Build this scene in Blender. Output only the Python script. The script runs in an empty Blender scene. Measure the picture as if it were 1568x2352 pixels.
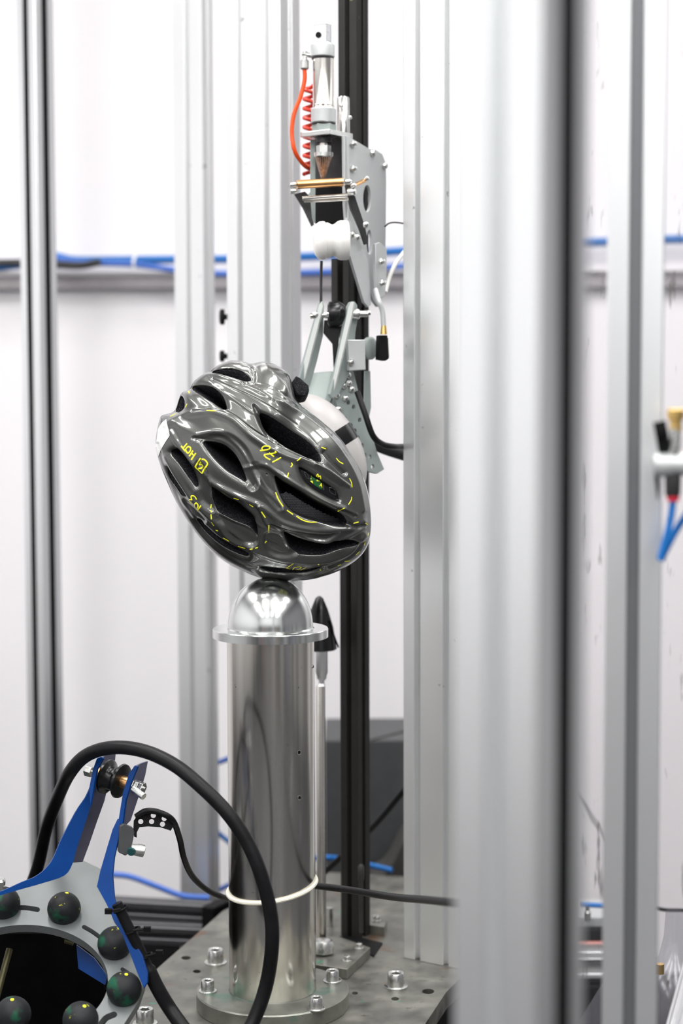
import bpy, bmesh, math, random
import numpy as np
from mathutils import Vector, Matrix, Quaternion
from mathutils.bvhtree import BVHTree
random.seed(7)
S = bpy.context.scene
C = S.collection
V = Vector
# ------------------------------------------------------------------ camera
F = 4000.0
CZ = 0.745
pit = math.radians(4.0)
rl = 0.0031
f_ = V((0, math.cos(pit), -math.sin(pit))); u0 = V((0, math.sin(pit), math.cos(pit))); r0 = V((1, 0, 0))
r_ = (r0 * math.cos(rl) - u0 * math.sin(rl)); u_ = (u0 * math.cos(rl) + r0 * math.sin(rl))
CAM = V((0, 0, CZ))
cd = bpy.data.cameras.new('camera'); cam = bpy.data.objects.new('camera', cd); C.objects.link(cam)
cam.matrix_world = Matrix(((r_.x, u_.x, -f_.x, 0), (r_.y, u_.y, -f_.y, 0), (r_.z, u_.z, -f_.z, CZ), (0, 0, 0, 1)))
cd.sensor_fit = 'VERTICAL'; cd.sensor_height = 36.0; cd.lens = F / 2352 * 36
cd.dof.use_dof = True; cd.dof.focus_distance = 2.02; cd.dof.aperture_fstop = 3.1
cd.clip_start = 0.05
S.camera = cam
def ray(px, py): return (f_ + r_ * ((px - 784) / F) - u_ * ((py - 1176) / F))
def P(px, py, Y):
    d = ray(px, py); return CAM + d * (Y / d.y)
def RP(px, py, O, n):
    d = ray(px, py); return CAM + d * ((O - CAM).dot(n) / d.dot(n))
def G(px, py, z=0.0): return RP(px, py, V((0, 0, z)), V((0, 0, 1)))
def sc(Y): return Y / F
# ------------------------------------------------------------------ view, world and lights
S.view_settings.view_transform = 'Standard'; S.view_settings.look = 'None'
S.view_settings.gamma = 1.0; S.view_settings.use_curve_mapping = False
S.view_settings.exposure = 0.0
w = bpy.data.worlds.new('world'); S.world = w; w.use_nodes = True
w.node_tree.nodes['Background'].inputs[0].default_value = (0.75, 0.8, 0.9, 1)
w.node_tree.nodes['Background'].inputs[1].default_value = 0.3
def lamp(x, y, z, sx, sy, p, rot=(0, 0, 0), col=(1, 0.985, 0.96)):
    l = bpy.data.lights.new('ceiling_lamp', 'AREA'); l.shape = 'RECTANGLE'; l.size = sx; l.size_y = sy; l.energy = p; l.color = col
    o = bpy.data.objects.new('ceiling_lamp', l); C.objects.link(o); o.location = (x, y, z); o.rotation_euler = rot
for x in (-1.55, -0.55, 0.45, 1.45):
    for y in (-1.4, 0.35, 2.1):
        lamp(x, y, 2.28, 0.28, 1.25, 23)
# ------------------------------------------------------------------ materials
def mat(name, col, metal=0.0, rough=0.5, var=0.0, vs=40, bump=0.0, bs=200, coat=0.0, stretch=None, spots=None, spec=0.5, rvar=0.0, trans=0, ior=1.45, sub=0):
    m = bpy.data.materials.new(name); m.use_nodes = True
    nt = m.node_tree; N = nt.nodes; L = nt.links; b = N['Principled BSDF']
    b.inputs['Base Color'].default_value = (*col, 1); b.inputs['Metallic'].default_value = metal; b.inputs['Roughness'].default_value = rough
    b.inputs['Coat Weight'].default_value = coat; b.inputs['Coat Roughness'].default_value = 0.04
    b.inputs['Specular IOR Level'].default_value = spec; b.inputs['Transmission Weight'].default_value = trans; b.inputs['IOR'].default_value = ior
    tc = N.new('ShaderNodeTexCoord'); mp = N.new('ShaderNodeMapping'); L.new(tc.outputs['Object'], mp.inputs[0])
    if stretch: mp.inputs['Scale'].default_value = stretch
    src = None
    if var or rvar or True:
        n = N.new('ShaderNodeTexNoise'); n.inputs['Scale'].default_value = vs; n.inputs['Detail'].default_value = 5; L.new(mp.outputs[0], n.inputs[0])
        r = N.new('ShaderNodeValToRGB'); L.new(n.outputs[0], r.inputs[0])
        r.color_ramp.elements[0].position = 0.3; r.color_ramp.elements[1].position = 0.7
        r.color_ramp.elements[0].color = (*[c * (1 - var) for c in col], 1); r.color_ramp.elements[1].color = (*[min(1, c * (1 + var)) for c in col], 1)
        src = r.outputs[0]
        if rvar:
            mr = N.new('ShaderNodeMapRange'); L.new(n.outputs[0], mr.inputs[0]); mr.inputs[1].default_value = 0.3; mr.inputs[2].default_value = 0.7
            mr.inputs[3].default_value = max(0.02, rough - rvar); mr.inputs[4].default_value = rough + rvar; L.new(mr.outputs[0], b.inputs['Roughness'])
    for sp in (spots or []):   # (colour, scale, threshold, softness)
        n2 = N.new('ShaderNodeTexNoise'); n2.inputs['Scale'].default_value = sp[1]; n2.inputs['Detail'].default_value = 4
        mp2 = N.new('ShaderNodeMapping'); mp2.inputs['Location'].default_value = (sp[1] * .37, 1.3, sp[2] * 9); L.new(tc.outputs['Object'], mp2.inputs[0]); L.new(mp2.outputs[0], n2.inputs[0])
        r2 = N.new('ShaderNodeValToRGB'); r2.color_ramp.elements[0].position = sp[2]; r2.color_ramp.elements[1].position = sp[2] + sp[3]; L.new(n2.outputs[0], r2.inputs[0])
        mx = N.new('ShaderNodeMix'); mx.data_type = 'RGBA'; L.new(r2.outputs[0], mx.inputs[0]); L.new(src, mx.inputs[6]); mx.inputs[7].default_value = (*sp[0], 1)
        src = mx.outputs[2]
    L.new(src, b.inputs['Base Color'])
    if bump:
        nb = N.new('ShaderNodeTexNoise'); nb.inputs['Scale'].default_value = bs; nb.inputs['Detail'].default_value = 3; L.new(mp.outputs[0], nb.inputs[0])
        bp = N.new('ShaderNodeBump'); bp.inputs['Strength'].default_value = bump; bp.inputs['Distance'].default_value = 0.001; L.new(nb.outputs[0], bp.inputs['Height']); L.new(bp.outputs[0], b.inputs['Normal'])
    return m
M = {}
M['alu'] = mat('anodised_aluminium', (0.88, 0.89, 0.895), 0.85, 0.36, var=0.03, vs=6, rvar=0.03, spots=[((0.5, 0.52, 0.5), 60, 0.72, 0.02)], stretch=(1, 1, .3))
M['alu_clean'] = mat('clean_aluminium', (0.90, 0.915, 0.925), 0.9, 0.34, var=0.02, vs=5, stretch=(1, 1, .05))
M['alu_dark'] = mat('dark_aluminium', (0.1, 0.1, 0.107), 0.7, 0.4, var=0.1, vs=20)
M['black_rail'] = mat('black_rail_paint', (0.014, 0.0133, 0.012), 0.1, 0.45, var=0.15, vs=40, spots=[((0.3, 0.29, 0.05), 55, 0.74, 0.03)])
M['wall'] = mat('white_wall_paint', (0.83, 0.812, 0.835), 0, 0.7, var=0.015, vs=3, bump=0.05, bs=60)
M['side'] = mat('side_wall_paint', (0.3, 0.29, 0.32), 0, 0.7, var=0.03, vs=3)
M['ledge'] = mat('grey_trunking', (0.33, 0.31, 0.325), 0, 0.6, var=0.12, vs=12)
M['floor'] = mat('floor_coating', (0.055, 0.055, 0.06), 0, 0.5, var=0.1, vs=8)
M['ceil'] = mat('ceiling_paint', (0.8, 0.8, 0.8), 0, 0.8, var=0.02)
M['steel'] = mat('polished_steel', (0.68, 0.66, 0.615), 1, 0.2, var=0.16, vs=45, stretch=(1, 1, .06), rvar=0.06, bump=0.03, bs=90, spots=[((0.12, 0.13, 0.12), 260, 0.72, 0.02), ((0.02, 0.12, 0.35), 70, 0.79, 0.01)])
M['dome'] = mat('galvanised_dome', (0.74, 0.76, 0.75), 1, 0.2, var=0.06, vs=30, rvar=0.06)
M['zinc'] = mat('zinc_plated_steel', (0.66, 0.67, 0.65), 1, 0.26, var=0.08, vs=60, rvar=0.08)
M['plate'] = mat('worn_base_plate', (0.2, 0.197, 0.175), 0.7, 0.4, var=0.4, vs=30, rvar=0.12, bump=0.1, bs=150, spots=[((0.08, 0.26, 0.18), 24, 0.68, 0.03), ((0.17, 0.085, 0.045), 13, 0.6, 0.12), ((0.07, 0.068, 0.06), 80, 0.62, 0.2), ((0.55, 0.5, 0.42), 120, 0.76, 0.02)])
M['flange'] = mat('worn_round_flange', (0.22, 0.225, 0.2), 0.7, 0.38, var=0.3, vs=30, rvar=0.1, spots=[((0.07, 0.2, 0.15), 20, 0.55, 0.15), ((0.6, 0.58, 0.5), 110, 0.73, 0.02)])
M['rubber'] = mat('black_rubber', (0.007, 0.007, 0.008), 0, 0.4, var=0.25, vs=60, bump=0.15, bs=300, spec=0.22, spots=[((0.03, 0.09, 0.07), 35, 0.74, 0.03)])
M['black'] = mat('matte_black', (0.003, 0.003, 0.0035), 0, 0.6, var=0.2, bump=0.05, spec=0.2)
M['bed'] = mat('black_bed_mat', (0.002, 0.002, 0.0022), 0, 0.9, var=0.3, spec=0.05)
M['olive'] = mat('dull_olive_metal', (0.07, 0.065, 0.03), 0.6, 0.4)
M['blackg'] = mat('black_plastic', (0.004, 0.0043, 0.005), 0, 0.25, var=0.2)
M['brass'] = mat('bronze_bushing', (0.75, 0.42, 0.18), 1, 0.28, var=0.12, vs=60)
M['copper'] = mat('copper_brush', (0.5, 0.36, 0.28), 1, 0.35, var=0.3, vs=300)
M['white'] = mat('white_nylon', (0.85, 0.84, 0.81), 0, 0.4, var=0.02)
M['tie'] = mat('natural_nylon', (0.74, 0.72, 0.62), 0, 0.35, var=0.04)
M['orange'] = mat('orange_hose', (0.85, 0.09, 0.015), 0, 0.35, var=0.06)
M['red'] = mat('red_coil', (0.55, 0.04, 0.02), 0, 0.35, var=0.08)
M['grey'] = mat('zinc_grey_plate', (0.5, 0.52, 0.525), 0.35, 0.42, var=0.05, vs=10)
M['green'] = mat('green_grey_paint', (0.30, 0.345, 0.335), 0.25, 0.4, var=0.07, vs=14)
M['darkgrey'] = mat('dark_grey_metal', (0.045, 0.045, 0.046), 0.5, 0.45, var=0.2)
M['cab'] = mat('grey_cabinet', (0.055, 0.057, 0.06), 0.1, 0.5, var=0.08)
M['blue'] = mat('blue_painted_metal', (0.0, 0.04, 0.2), 0.0, 0.35, spec=0.3, var=0.15, vs=20, spots=[((0.5, 0.55, 0.7), 80, 0.76, 0.015)])
M['film'] = mat('bare_metal_edge', (0.16, 0.16, 0.22), 0.8, 0.3, var=0.2, vs=25, spots=[((0.1, 0.13, 0.6), 30, 0.64, 0.04)])
M['hoseb'] = mat('blue_hose', (0.003, 0.13, 0.43), 0, 0.35, var=0.08)
M['hosev'] = mat('violet_blue_hose', (0.04, 0.13, 0.5), 0, 0.35, var=0.08)
M['ring'] = mat('cast_grey_ring', (0.145, 0.158, 0.16), 0.25, 0.4, var=0.08, vs=20, bump=0.05, bs=200)
M['ball'] = mat('squash_ball_rubber', (0.013, 0.014, 0.016), 0, 0.5, var=0.3, vs=40, bump=0.1, bs=400, spec=0.25, spots=[((0.008, 0.075, 0.04), 42, 0.54, 0.12), ((0.3, 0.3, 0.02), 110, 0.68, 0.02)])
nt_ = M['ball'].node_tree; oi_ = nt_.nodes.new('ShaderNodeObjectInfo')
for q_ in [n for n in nt_.nodes if n.type == 'MAPPING']:
    va_ = nt_.nodes.new('ShaderNodeVectorMath'); va_.operation = 'ADD'; src_ = q_.inputs[0].links[0].from_socket; nt_.links.new(src_, va_.inputs[0]); nt_.links.new(oi_.outputs['Random'], va_.inputs[1]); nt_.links.new(va_.outputs[0], q_.inputs[0])
M['yellow'] = mat('yellow_marker', (0.95, 0.93, 0.03), 0, 0.5, var=0.05)
M['sticker'] = mat('white_sticker', (0.88, 0.88, 0.87), 0, 0.35, var=0.01)
M['foam'] = mat('black_foam', (0.007, 0.007, 0.009), 0, 0.7, var=0.5, vs=260, bump=0.8, bs=420, spec=0.15, spots=[((0.055, 0.055, 0.065), 900, 0.52, 0.2)])
M['shell'] = mat('gunmetal_shell', (0.092, 0.095, 0.090), 0.72, 0.34, var=0.04, vs=500, coat=1.0)
M['head'] = mat('headform_paint', (0.42, 0.405, 0.4), 0.1, 0.4, var=0.04)
M['redring'] = mat('red_collar', (0.5, 0.01, 0.03), 0, 0.4)
M['gold'] = mat('gold_fitting', (0.8, 0.55, 0.2), 1, 0.3)
M['teal'] = mat('dark_teal_glass', (0.01, 0.06, 0.06), 0, 0.15)
M['label'] = mat('green_label', (0.008, 0.085, 0.022), 0, 0.4, var=0.4, vs=300, spots=[((0.85, 0.85, 0.05), 190, 0.56, 0.02)])
M['sack'] = mat('dark_grey_cover', (0.035, 0.032, 0.03), 0, 0.7, var=0.15)
M['pink'] = mat('pale_red_part', (0.6, 0.25, 0.22), 0, 0.5)
def pane_mat(name, tint, alpha, scr):
    m = bpy.data.materials.new(name); m.use_nodes = True; nt = m.node_tree; N = nt.nodes; L = nt.links
    for n in list(N): N.remove(n)
    out = N.new('ShaderNodeOutputMaterial'); tr = N.new('ShaderNodeBsdfTransparent'); tr.inputs[0].default_value = (*tint, 1)
    gl = N.new('ShaderNodeBsdfGlossy'); gl.inputs['Roughness'].default_value = 0.22; gl.inputs[0].default_value = (0.9, 0.9, 0.95, 1)
    mx = N.new('ShaderNodeMixShader'); mx.inputs[0].default_value = alpha; L.new(tr.outputs[0], mx.inputs[1]); L.new(gl.outputs[0], mx.inputs[2])
    df = N.new('ShaderNodeBsdfDiffuse'); df.inputs[0].default_value = (0.13, 0.12, 0.12, 1); m2 = N.new('ShaderNodeMixShader')
    tc = N.new('ShaderNodeTexCoord'); mp = N.new('ShaderNodeMapping'); mp.inputs['Scale'].default_value = (60, 60, 9); mp.inputs['Rotation'].default_value = (0, 0.12, 0)
    n = N.new('ShaderNodeTexNoise'); n.inputs['Scale'].default_value = 1.6; n.inputs['Detail'].default_value = 6; L.new(tc.outputs['Object'], mp.inputs[0]); L.new(mp.outputs[0], n.inputs[0])
    r = N.new('ShaderNodeValToRGB'); r.color_ramp.elements[0].position = 0.64; r.color_ramp.elements[1].position = 0.72; r.color_ramp.elements[1].color = (scr, scr, scr, 1)
    L.new(n.outputs[0], r.inputs[0]); L.new(r.outputs[0], m2.inputs[0]); L.new(mx.outputs[0], m2.inputs[1]); L.new(df.outputs[0], m2.inputs[2]); L.new(m2.outputs[0], out.inputs[0])
    return m
M['pane'] = pane_mat('scratched_acrylic', (0.97, 0.965, 0.97), 0.04, 0.7)
M['clear'] = pane_mat('clear_plastic', (0.86, 0.86, 0.88), 0.07, 0.0)
# ------------------------------------------------------------------ object helpers
Wp = {}
def _tag(o, label, cat, group, kind):
    if label: o['label'] = label
    if cat: o['category'] = cat
    if group: o['group'] = group
    if kind: o['kind'] = kind
def thing(name, label, cat, loc, group=None, kind=None):
    o = bpy.data.objects.new(name, None); C.objects.link(o); o.location = loc; o.empty_display_size = 0.02
    Wp[o] = V(loc); _tag(o, label, cat, group, kind); return o
def ob(name, bm, m, parent=None, label=None, cat=None, group=None, kind=None, smooth=True, ang=35, origin=None, bevel=0, mods=None):
    me = bpy.data.meshes.new(name)
    bmesh.ops.recalc_face_normals(bm, faces=bm.faces[:])
    bm.to_mesh(me); bm.free()
    co = np.empty(len(me.vertices) * 3, 'f'); me.vertices.foreach_get('co', co); co = co.reshape(-1, 3)
    lo = co.min(0); hi = co.max(0)
    org = V(origin) if origin is not None else V(((lo[0] + hi[0]) / 2, (lo[1] + hi[1]) / 2, lo[2] if parent is None else (lo[2] + hi[2]) / 2))
    co -= np.array(org, 'f'); me.vertices.foreach_set('co', co.ravel())
    if smooth:
        me.polygons.foreach_set('use_smooth', [True] * len(me.polygons)); me.set_sharp_from_angle(angle=math.radians(ang))
    for mm in (m if isinstance(m, (list, tuple)) else [m]): me.materials.append(mm)
    me.update()
    o = bpy.data.objects.new(name, me); C.objects.link(o)
    if parent: o.parent = parent; o.location = org - Wp[parent]
    else: o.location = org
    Wp[o] = org
    if bevel:
        b = o.modifiers.new('bevel', 'BEVEL'); b.width = bevel; b.segments = 2; b.limit_method = 'ANGLE'; b.angle_limit = math.radians(40)
    _tag(o, label, cat, group, kind)
    return o
def place(src, loc, parent=None, d=None, name=None, label=None, cat=None, group=None):
    """a copy of a built object (shared mesh) at a world location, its z axis along d"""
    o = src.copy(); C.objects.link(o)
    for k in list(o.keys()):
        if k in ('label', 'category', 'group', 'kind'): del o[k]
    if name: o.name = name
    o.parent = parent; loc = V(loc); o.location = loc - (Wp[parent] if parent else V((0, 0, 0)))
    if d is not None: o.rotation_euler = V((0, 0, 1)).rotation_difference(V(d).normalized()).to_euler()
    Wp[o] = loc; _tag(o, label, cat, group, None); return o
def nb(): return bmesh.new()
def box(bm, c, s, rz=0.0, rx=0.0):
    R = Matrix.Rotation(rz, 3, 'Z') @ Matrix.Rotation(rx, 3, 'X'); vs = []
    for dx in (-.5, .5):
        for dy in (-.5, .5):
            for dz in (-.5, .5): vs.append(bm.verts.new(V(c) + R @ V((dx * s[0], dy * s[1], dz * s[2]))))
    for q in ((0, 1, 3, 2), (4, 6, 7, 5), (0, 4, 5, 1), (2, 3, 7, 6), (0, 2, 6, 4), (1, 5, 7, 3)): bm.faces.new([vs[i] for i in q])
    return bm
def frame(d):
    d = V(d).normalized(); a = V((0, 0, 1)) if abs(d.z) < 0.95 else V((0, 1, 0)); x = a.cross(d).normalized(); return x, d.cross(x), d
def lathe(bm, p0, d, prof, seg=32, caps=True, squash=1.0):
    x, y, z = frame(d); p0 = V(p0); rings = []
    for t, r in prof:
        c = p0 + z * t
        rings.append([bm.verts.new(c + (x * math.cos(2 * math.pi * k / seg) + y * math.sin(2 * math.pi * k / seg) * squash) * max(r, 1e-5)) for k in range(seg)])
    for a, b in zip(rings, rings[1:]):
        for k in range(seg): bm.faces.new((a[k], a[(k + 1) % seg], b[(k + 1) % seg], b[k]))
    if caps: bm.faces.new(rings[0][::-1]); bm.faces.new(rings[-1])
    return bm
def vlathe(bm, px, Y, prof, seg=32, ref=None, caps=True):
    """turned part on a vertical axis; prof = (pixel row, radius in pixels at that depth)"""
    x = P(px, ref if ref else prof[0][0], Y).x
    return lathe(bm, (x, Y, 0), (0, 0, 1), sorted([(P(px, py, Y).z, rr * sc(Y)) for py, rr in prof], key=lambda q: 0) if False else [(P(px, py, Y).z, rr * sc(Y)) for py, rr in prof][::-1], seg, caps)
def rod(bm, a, b, r, seg=16): a = V(a); b = V(b); return lathe(bm, a, b - a, [(0, r), ((b - a).length, r)], seg)
def cr(pts, n=8, closed=False):
    pts = [V(p) for p in pts]; out = []; L = len(pts)
    if L < 3: return [pts[0].lerp(pts[1], i / n) for i in range(n + 1)] if L == 2 else pts
    rng = range(L) if closed else range(L - 1)
    for i in rng:
        p1 = pts[i]; p2 = pts[(i + 1) % L]; p0 = pts[i - 1] if (closed or i > 0) else p1 * 2 - p2; p3 = pts[(i + 2) % L] if (closed or i + 2 < L) else p2 * 2 - p1
        for k in range(n):
            t = k / n; out.append(0.5 * ((2 * p1) + (p2 - p0) * t + (2 * p0 - 5 * p1 + 4 * p2 - p3) * t * t + (3 * p1 - p0 - 3 * p2 + p3) * t ** 3))
    if not closed: out.append(pts[-1])
    return out
def tube(bm, pts, r, seg=12, smooth=8, flat=1.0, up=None):
    pts = cr(pts, smooth) if smooth else [V(p) for p in pts]; n = len(pts); rings = []
    t0 = (pts[1] - pts[0]).normalized(); x, y, _ = frame(t0)
    for i, p in enumerate(pts):
        t = (pts[min(i + 1, n - 1)] - pts[max(i - 1, 0)]).normalized()
        if up is not None: y = (up[i] - t * up[i].dot(t)).normalized(); x = y.cross(t)
        else:
            q = t0.rotation_difference(t); x = (q @ x); x = (x - t * x.dot(t)).normalized(); y = t.cross(x); t0 = t
        rr = r[min(i, len(r) - 1)] if isinstance(r, (list, tuple)) else r
        rings.append([bm.verts.new(p + x * math.cos(2 * math.pi * k / seg) * rr + y * math.sin(2 * math.pi * k / seg) * rr * flat) for k in range(seg)])
    for a, b in zip(rings, rings[1:]):
        for k in range(seg): bm.faces.new((a[k], a[(k + 1) % seg], b[(k + 1) % seg], b[k]))
    bm.faces.new(rings[0][::-1]); bm.faces.new(rings[-1]); return bm
def ptube(bm, pts, rpx, **k):
    """tube along (pixel x, pixel y, depth) points"""
    return tube(bm, [P(*p) for p in pts], rpx * sc(sum(p[2] for p in pts) / len(pts)), **k)
def plate(bm, outer, holes, n, th):
    n = V(n).normalized(); es = []
    for lp in [outer] + list(holes):
        vs = [bm.verts.new(p) for p in lp]
        for a, b in zip(vs, vs[1:] + vs[:1]): es.append(bm.edges.new((a, b)))
    g = bmesh.ops.triangle_fill(bm, use_beauty=True, use_dissolve=False, edges=es, normal=n)
    fs = [f for f in g['geom'] if isinstance(f, bmesh.types.BMFace)]
    e = bmesh.ops.extrude_face_region(bm, geom=fs)
    bmesh.ops.translate(bm, verts=[v for v in e['geom'] if isinstance(v, bmesh.types.BMVert)], vec=-n * th)
    return bm
def pplate(bm, px, O, n, th, holes=(), smooth=0):
    """flat plate whose outline is seen through the given pixels, lying in the plane (O, n)"""
    n = V(n).normalized(); n = n if n.dot(CAM - O) > 0 else -n
    o = [RP(a, b, O, n) for a, b in px]
    if smooth: o = cr(o, smooth, True)
    return plate(bm, o, [[RP(a, b, O, n) for a, b in h] for h in holes], n, th)
def circ(cx, cy, rx, ry=None, n=20, a0=0): return [(cx + rx * math.cos(2 * math.pi * k / n + a0), cy + (ry or rx) * math.sin(2 * math.pi * k / n + a0)) for k in range(n)]
def clean(bm): bmesh.ops.remove_doubles(bm, verts=bm.verts[:], dist=1e-6); return bm
# bolts: built once each, then copied
def socket_bolt(name, r, h, washer=True):
    bm = nb(); z = 0.0
    if washer: lathe(bm, (0, 0, 0), (0, 0, 1), [(0, r * 1.42), (r * .18, r * 1.42), (r * .2, r * 1.38)], 32); z = r * .2
    n = 48; prof = [(z, 1), (z + h * .9, 1), (z + h, .9)]; rings = []
    for t, k in prof: rings.append([bm.verts.new((math.cos(2 * math.pi * i / n) * r * k * (1 + (.025 if i % 2 else 0)), math.sin(2 * math.pi * i / n) * r * k * (1 + (.025 if i % 2 else 0)), t)) for i in range(n)])
    hexr = lambda t, q: [bm.verts.new((math.cos(2 * math.pi * i / n) * q(i), math.sin(2 * math.pi * i / n) * q(i), t)) for i in range(n)]
    hx = lambda i: r * .56 * math.cos(math.pi / 6) / math.cos(((2 * math.pi * i / n) % (math.pi / 3)) - math.pi / 6)
    rings.append(hexr(z + h, lambda i: r * .66)); rings.append(hexr(z + h * .94, hx)); rings.append(hexr(z + h * .45, hx))
    for a, b in zip(rings, rings[1:]):
        for k in range(n): bm.faces.new((a[k], a[(k + 1) % n], b[(k + 1) % n], b[k]))
    bm.faces.new(rings[-1]); bm.faces.new(rings[0][::-1]); return bm
def hexhead(r, h, stub=0):
    bm = nb(); lathe(bm, (0, 0, 0), (0, 0, 1), [(0, r), (h * .8, r), (h, r * .85)], 6)
    if stub: lathe(bm, (0, 0, h * .9), (0, 0, 1), [(0, r * .55), (stub, r * .55), (stub * 1.1, r * .45)], 16)
    return bm
def domehead(r, h):
    return lathe(nb(), (0, 0, 0), (0, 0, 1), [(0, r), (h * .35, r), (h * .8, r * .72), (h, r * .3)], 16)
class Proto:
    """first use links the built object itself, later uses copy it"""
    def __init__(s, fn, m, name): s.fn, s.m, s.name, s.o = fn, m, name, None
    def at(s, loc, parent, d=(0, 0, 1)):
        if s.o is None:
            s.o = ob(s.name, s.fn(), s.m, None, origin=(0, 0, 0)); o = s.o; loc = V(loc); o.parent = parent; o.location = loc - Wp[parent]; Wp[o] = loc
            o.rotation_euler = V((0, 0, 1)).rotation_difference(V(d).normalized()).to_euler(); return o
        return place(s.o, loc, parent, d)
B_big = Proto(lambda: socket_bolt('b', .0103, .0165), M['zinc'], 'socket_bolt')
B_med = Proto(lambda: socket_bolt('b', .0078, .0125), M['zinc'], 'socket_bolt')
B_sm = Proto(lambda: socket_bolt('b', .0042, .0055), M['zinc'], 'socket_bolt')
B_hex = Proto(lambda: hexhead(.0048, .004, .003), M['zinc'], 'hex_bolt')
B_dome = Proto(lambda: domehead(.0044, .005), M['zinc'], 'round_bolt')
B_tiny = Proto(lambda: domehead(.0028, .003), M['zinc'], 'rivet')
# ------------------------------------------------------------------ the room
FZ = -0.45
def quad(name, c, s, m, kind='structure'): return ob(name, box(nb(), c, s), m, kind=kind, smooth=False)
YW = 3.5
quad('floor', (0, 0.5, FZ - .02), (6.2, 6.4, .04), M['floor'])
quad('ceiling', (0, 0.5, 2.42), (6.2, 6.4, .04), M['ceil'])
quad('wall_back', (0, YW + .03, 1.0), (6.2, .06, 2.9), M['wall'])
def banded(name, bands):
    m = mat(name, (0.5, 0.5, 0.5), 0, 0.7); nt = m.node_tree; N = nt.nodes; L = nt.links
    tc = N.new('ShaderNodeTexCoord'); sp = N.new('ShaderNodeSeparateXYZ'); L.new(tc.outputs['Object'], sp.inputs[0])
    mr = N.new('ShaderNodeMapRange'); mr.inputs[1].default_value = 0; mr.inputs[2].default_value = 2.9; L.new(sp.outputs[2], mr.inputs[0])
    r = N.new('ShaderNodeValToRGB'); r.color_ramp.interpolation = 'CONSTANT'; L.new(mr.outputs[0], r.inputs[0]); e = r.color_ramp.elements
    for i, (z, c) in enumerate(bands):
        q = e[i] if i < 2 else e.new(.5); q.position = z / 2.9; q.color = (c, c, c * 1.03, 1)
    L.new(r.outputs[0], N['Principled BSDF'].inputs['Base Color']); return m
# unseen walls: bands and height ramp made up to shape reflections on the metal
def reflection_bands(name, ax, lo, hi, cols, up, zlo, zhi):
    m = mat(name, (0.4, 0.4, 0.4), 0, 0.7); nt = m.node_tree; N = nt.nodes; L = nt.links
    tc = N.new('ShaderNodeTexCoord'); sp = N.new('ShaderNodeSeparateXYZ'); L.new(tc.outputs['Object'], sp.inputs[0])
    mr = N.new('ShaderNodeMapRange'); mr.inputs[1].default_value = lo; mr.inputs[2].default_value = hi; L.new(sp.outputs[ax], mr.inputs[0])
    r = N.new('ShaderNodeValToRGB'); r.color_ramp.interpolation = 'CONSTANT'; L.new(mr.outputs[0], r.inputs[0]); e = r.color_ramp.elements
    for i, (p, c) in enumerate(cols):
        c = c if isinstance(c, tuple) else (c, c, c * 1.02); q = e[i] if i < 2 else e.new(p); q.position = p; q.color = (*c, 1)
    mz = N.new('ShaderNodeMapRange'); mz.inputs[1].default_value = zlo; mz.inputs[2].default_value = zhi; L.new(sp.outputs[2], mz.inputs[0])
    mx = N.new('ShaderNodeMix'); mx.data_type = 'RGBA'; L.new(mz.outputs[0], mx.inputs[0]); L.new(r.outputs[0], mx.inputs[6]); mx.inputs[7].default_value = up
    L.new(mx.outputs[2], N['Principled BSDF'].inputs['Base Color']); return m
rd_ = (.2, .015, .03); br_ = (.2, .11, .07)
quad('wall_left', (-2.9, .5, 1.0), (.06, 6.2, 2.9), reflection_bands('left_wall_reflection_bands', 1, -3.1, 3.1, [(0, .25), (.06, .04), (.10, .25), (.16, br_), (.19, .25), (.24, .05), (.28, .25), (.60, .03), (.615, .3), (.86, .1), (.89, .32), (.955, rd_)], (.88, .88, .9, 1), .12, 1.05))
quad('wall_right', (2.9, .5, 1.0), (.06, 6.2, 2.9), reflection_bands('right_wall_reflection_bands', 1, -3.1, 3.1, [(0, .1), (.08, .3), (.13, .04), (.2, .25), (.26, (.05, .08, .16)), (.31, .3), (.36, .05), (.4, .28), (.47, .07), (.52, .3), (.6, .12), (.66, .3), (.8, .2)], (.2, .195, .215, 1), .35, 1.25))
# wall behind the camera: bands made up, only to streak the column's reflection
quad('wall_front', (0, -2.63, 1.0), (5.8, .06, 2.9), reflection_bands('front_wall_reflection_bands', 0, -2.9, 2.9, [(0, .2), (.1, .04), (.17, .2), (.25, rd_), (.28, .2), (.33, .04), (.37, .25), (.42, .04), (.46, .2), (.49, .04), (.53, .2), (.57, (.03, .05, .1)), (.6, .25), (.66, br_), (.71, .25), (.78, .04), (.84, .2), (.92, .05)], (.75, .76, .78, 1), .95, 1.5))
# trunking along the back wall
zt = P(200, 640, YW).z; zb = P(200, 664, YW).z
ob('trim_1', box(nb(), (0, YW - .012, (zt + zb) / 2), (6, .024, zt - zb)), M['ledge'], kind='structure', smooth=False)
bmx = box(nb(), (0, YW - .02, zt + .012), (6, .03, .004)); ob('trim_2', bmx, M['wall'], kind='structure', smooth=False)
def one(name, pts, rpx, m, label, cat, group=None, **k): return ob(name, ptube(nb(), pts, rpx, **k), m, None, label, cat, group, ang=60)
Yh = YW - .035
one('blue_hose', [(-1200, 640, Yh), (-60, 615, Yh), (100, 588, Yh), (170, 598, Yh), (260, 598, Yh), (400, 596, Yh), (520, 595, Yh), (740, 588, Yh), (930, 576, Yh), (1150, 562, Yh), (1380, 556, Yh), (1640, 548, Yh), (2900, 530, Yh)], 10, M['hoseb'], 'thick bright blue air hose running along the white back wall', 'hose')
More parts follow.
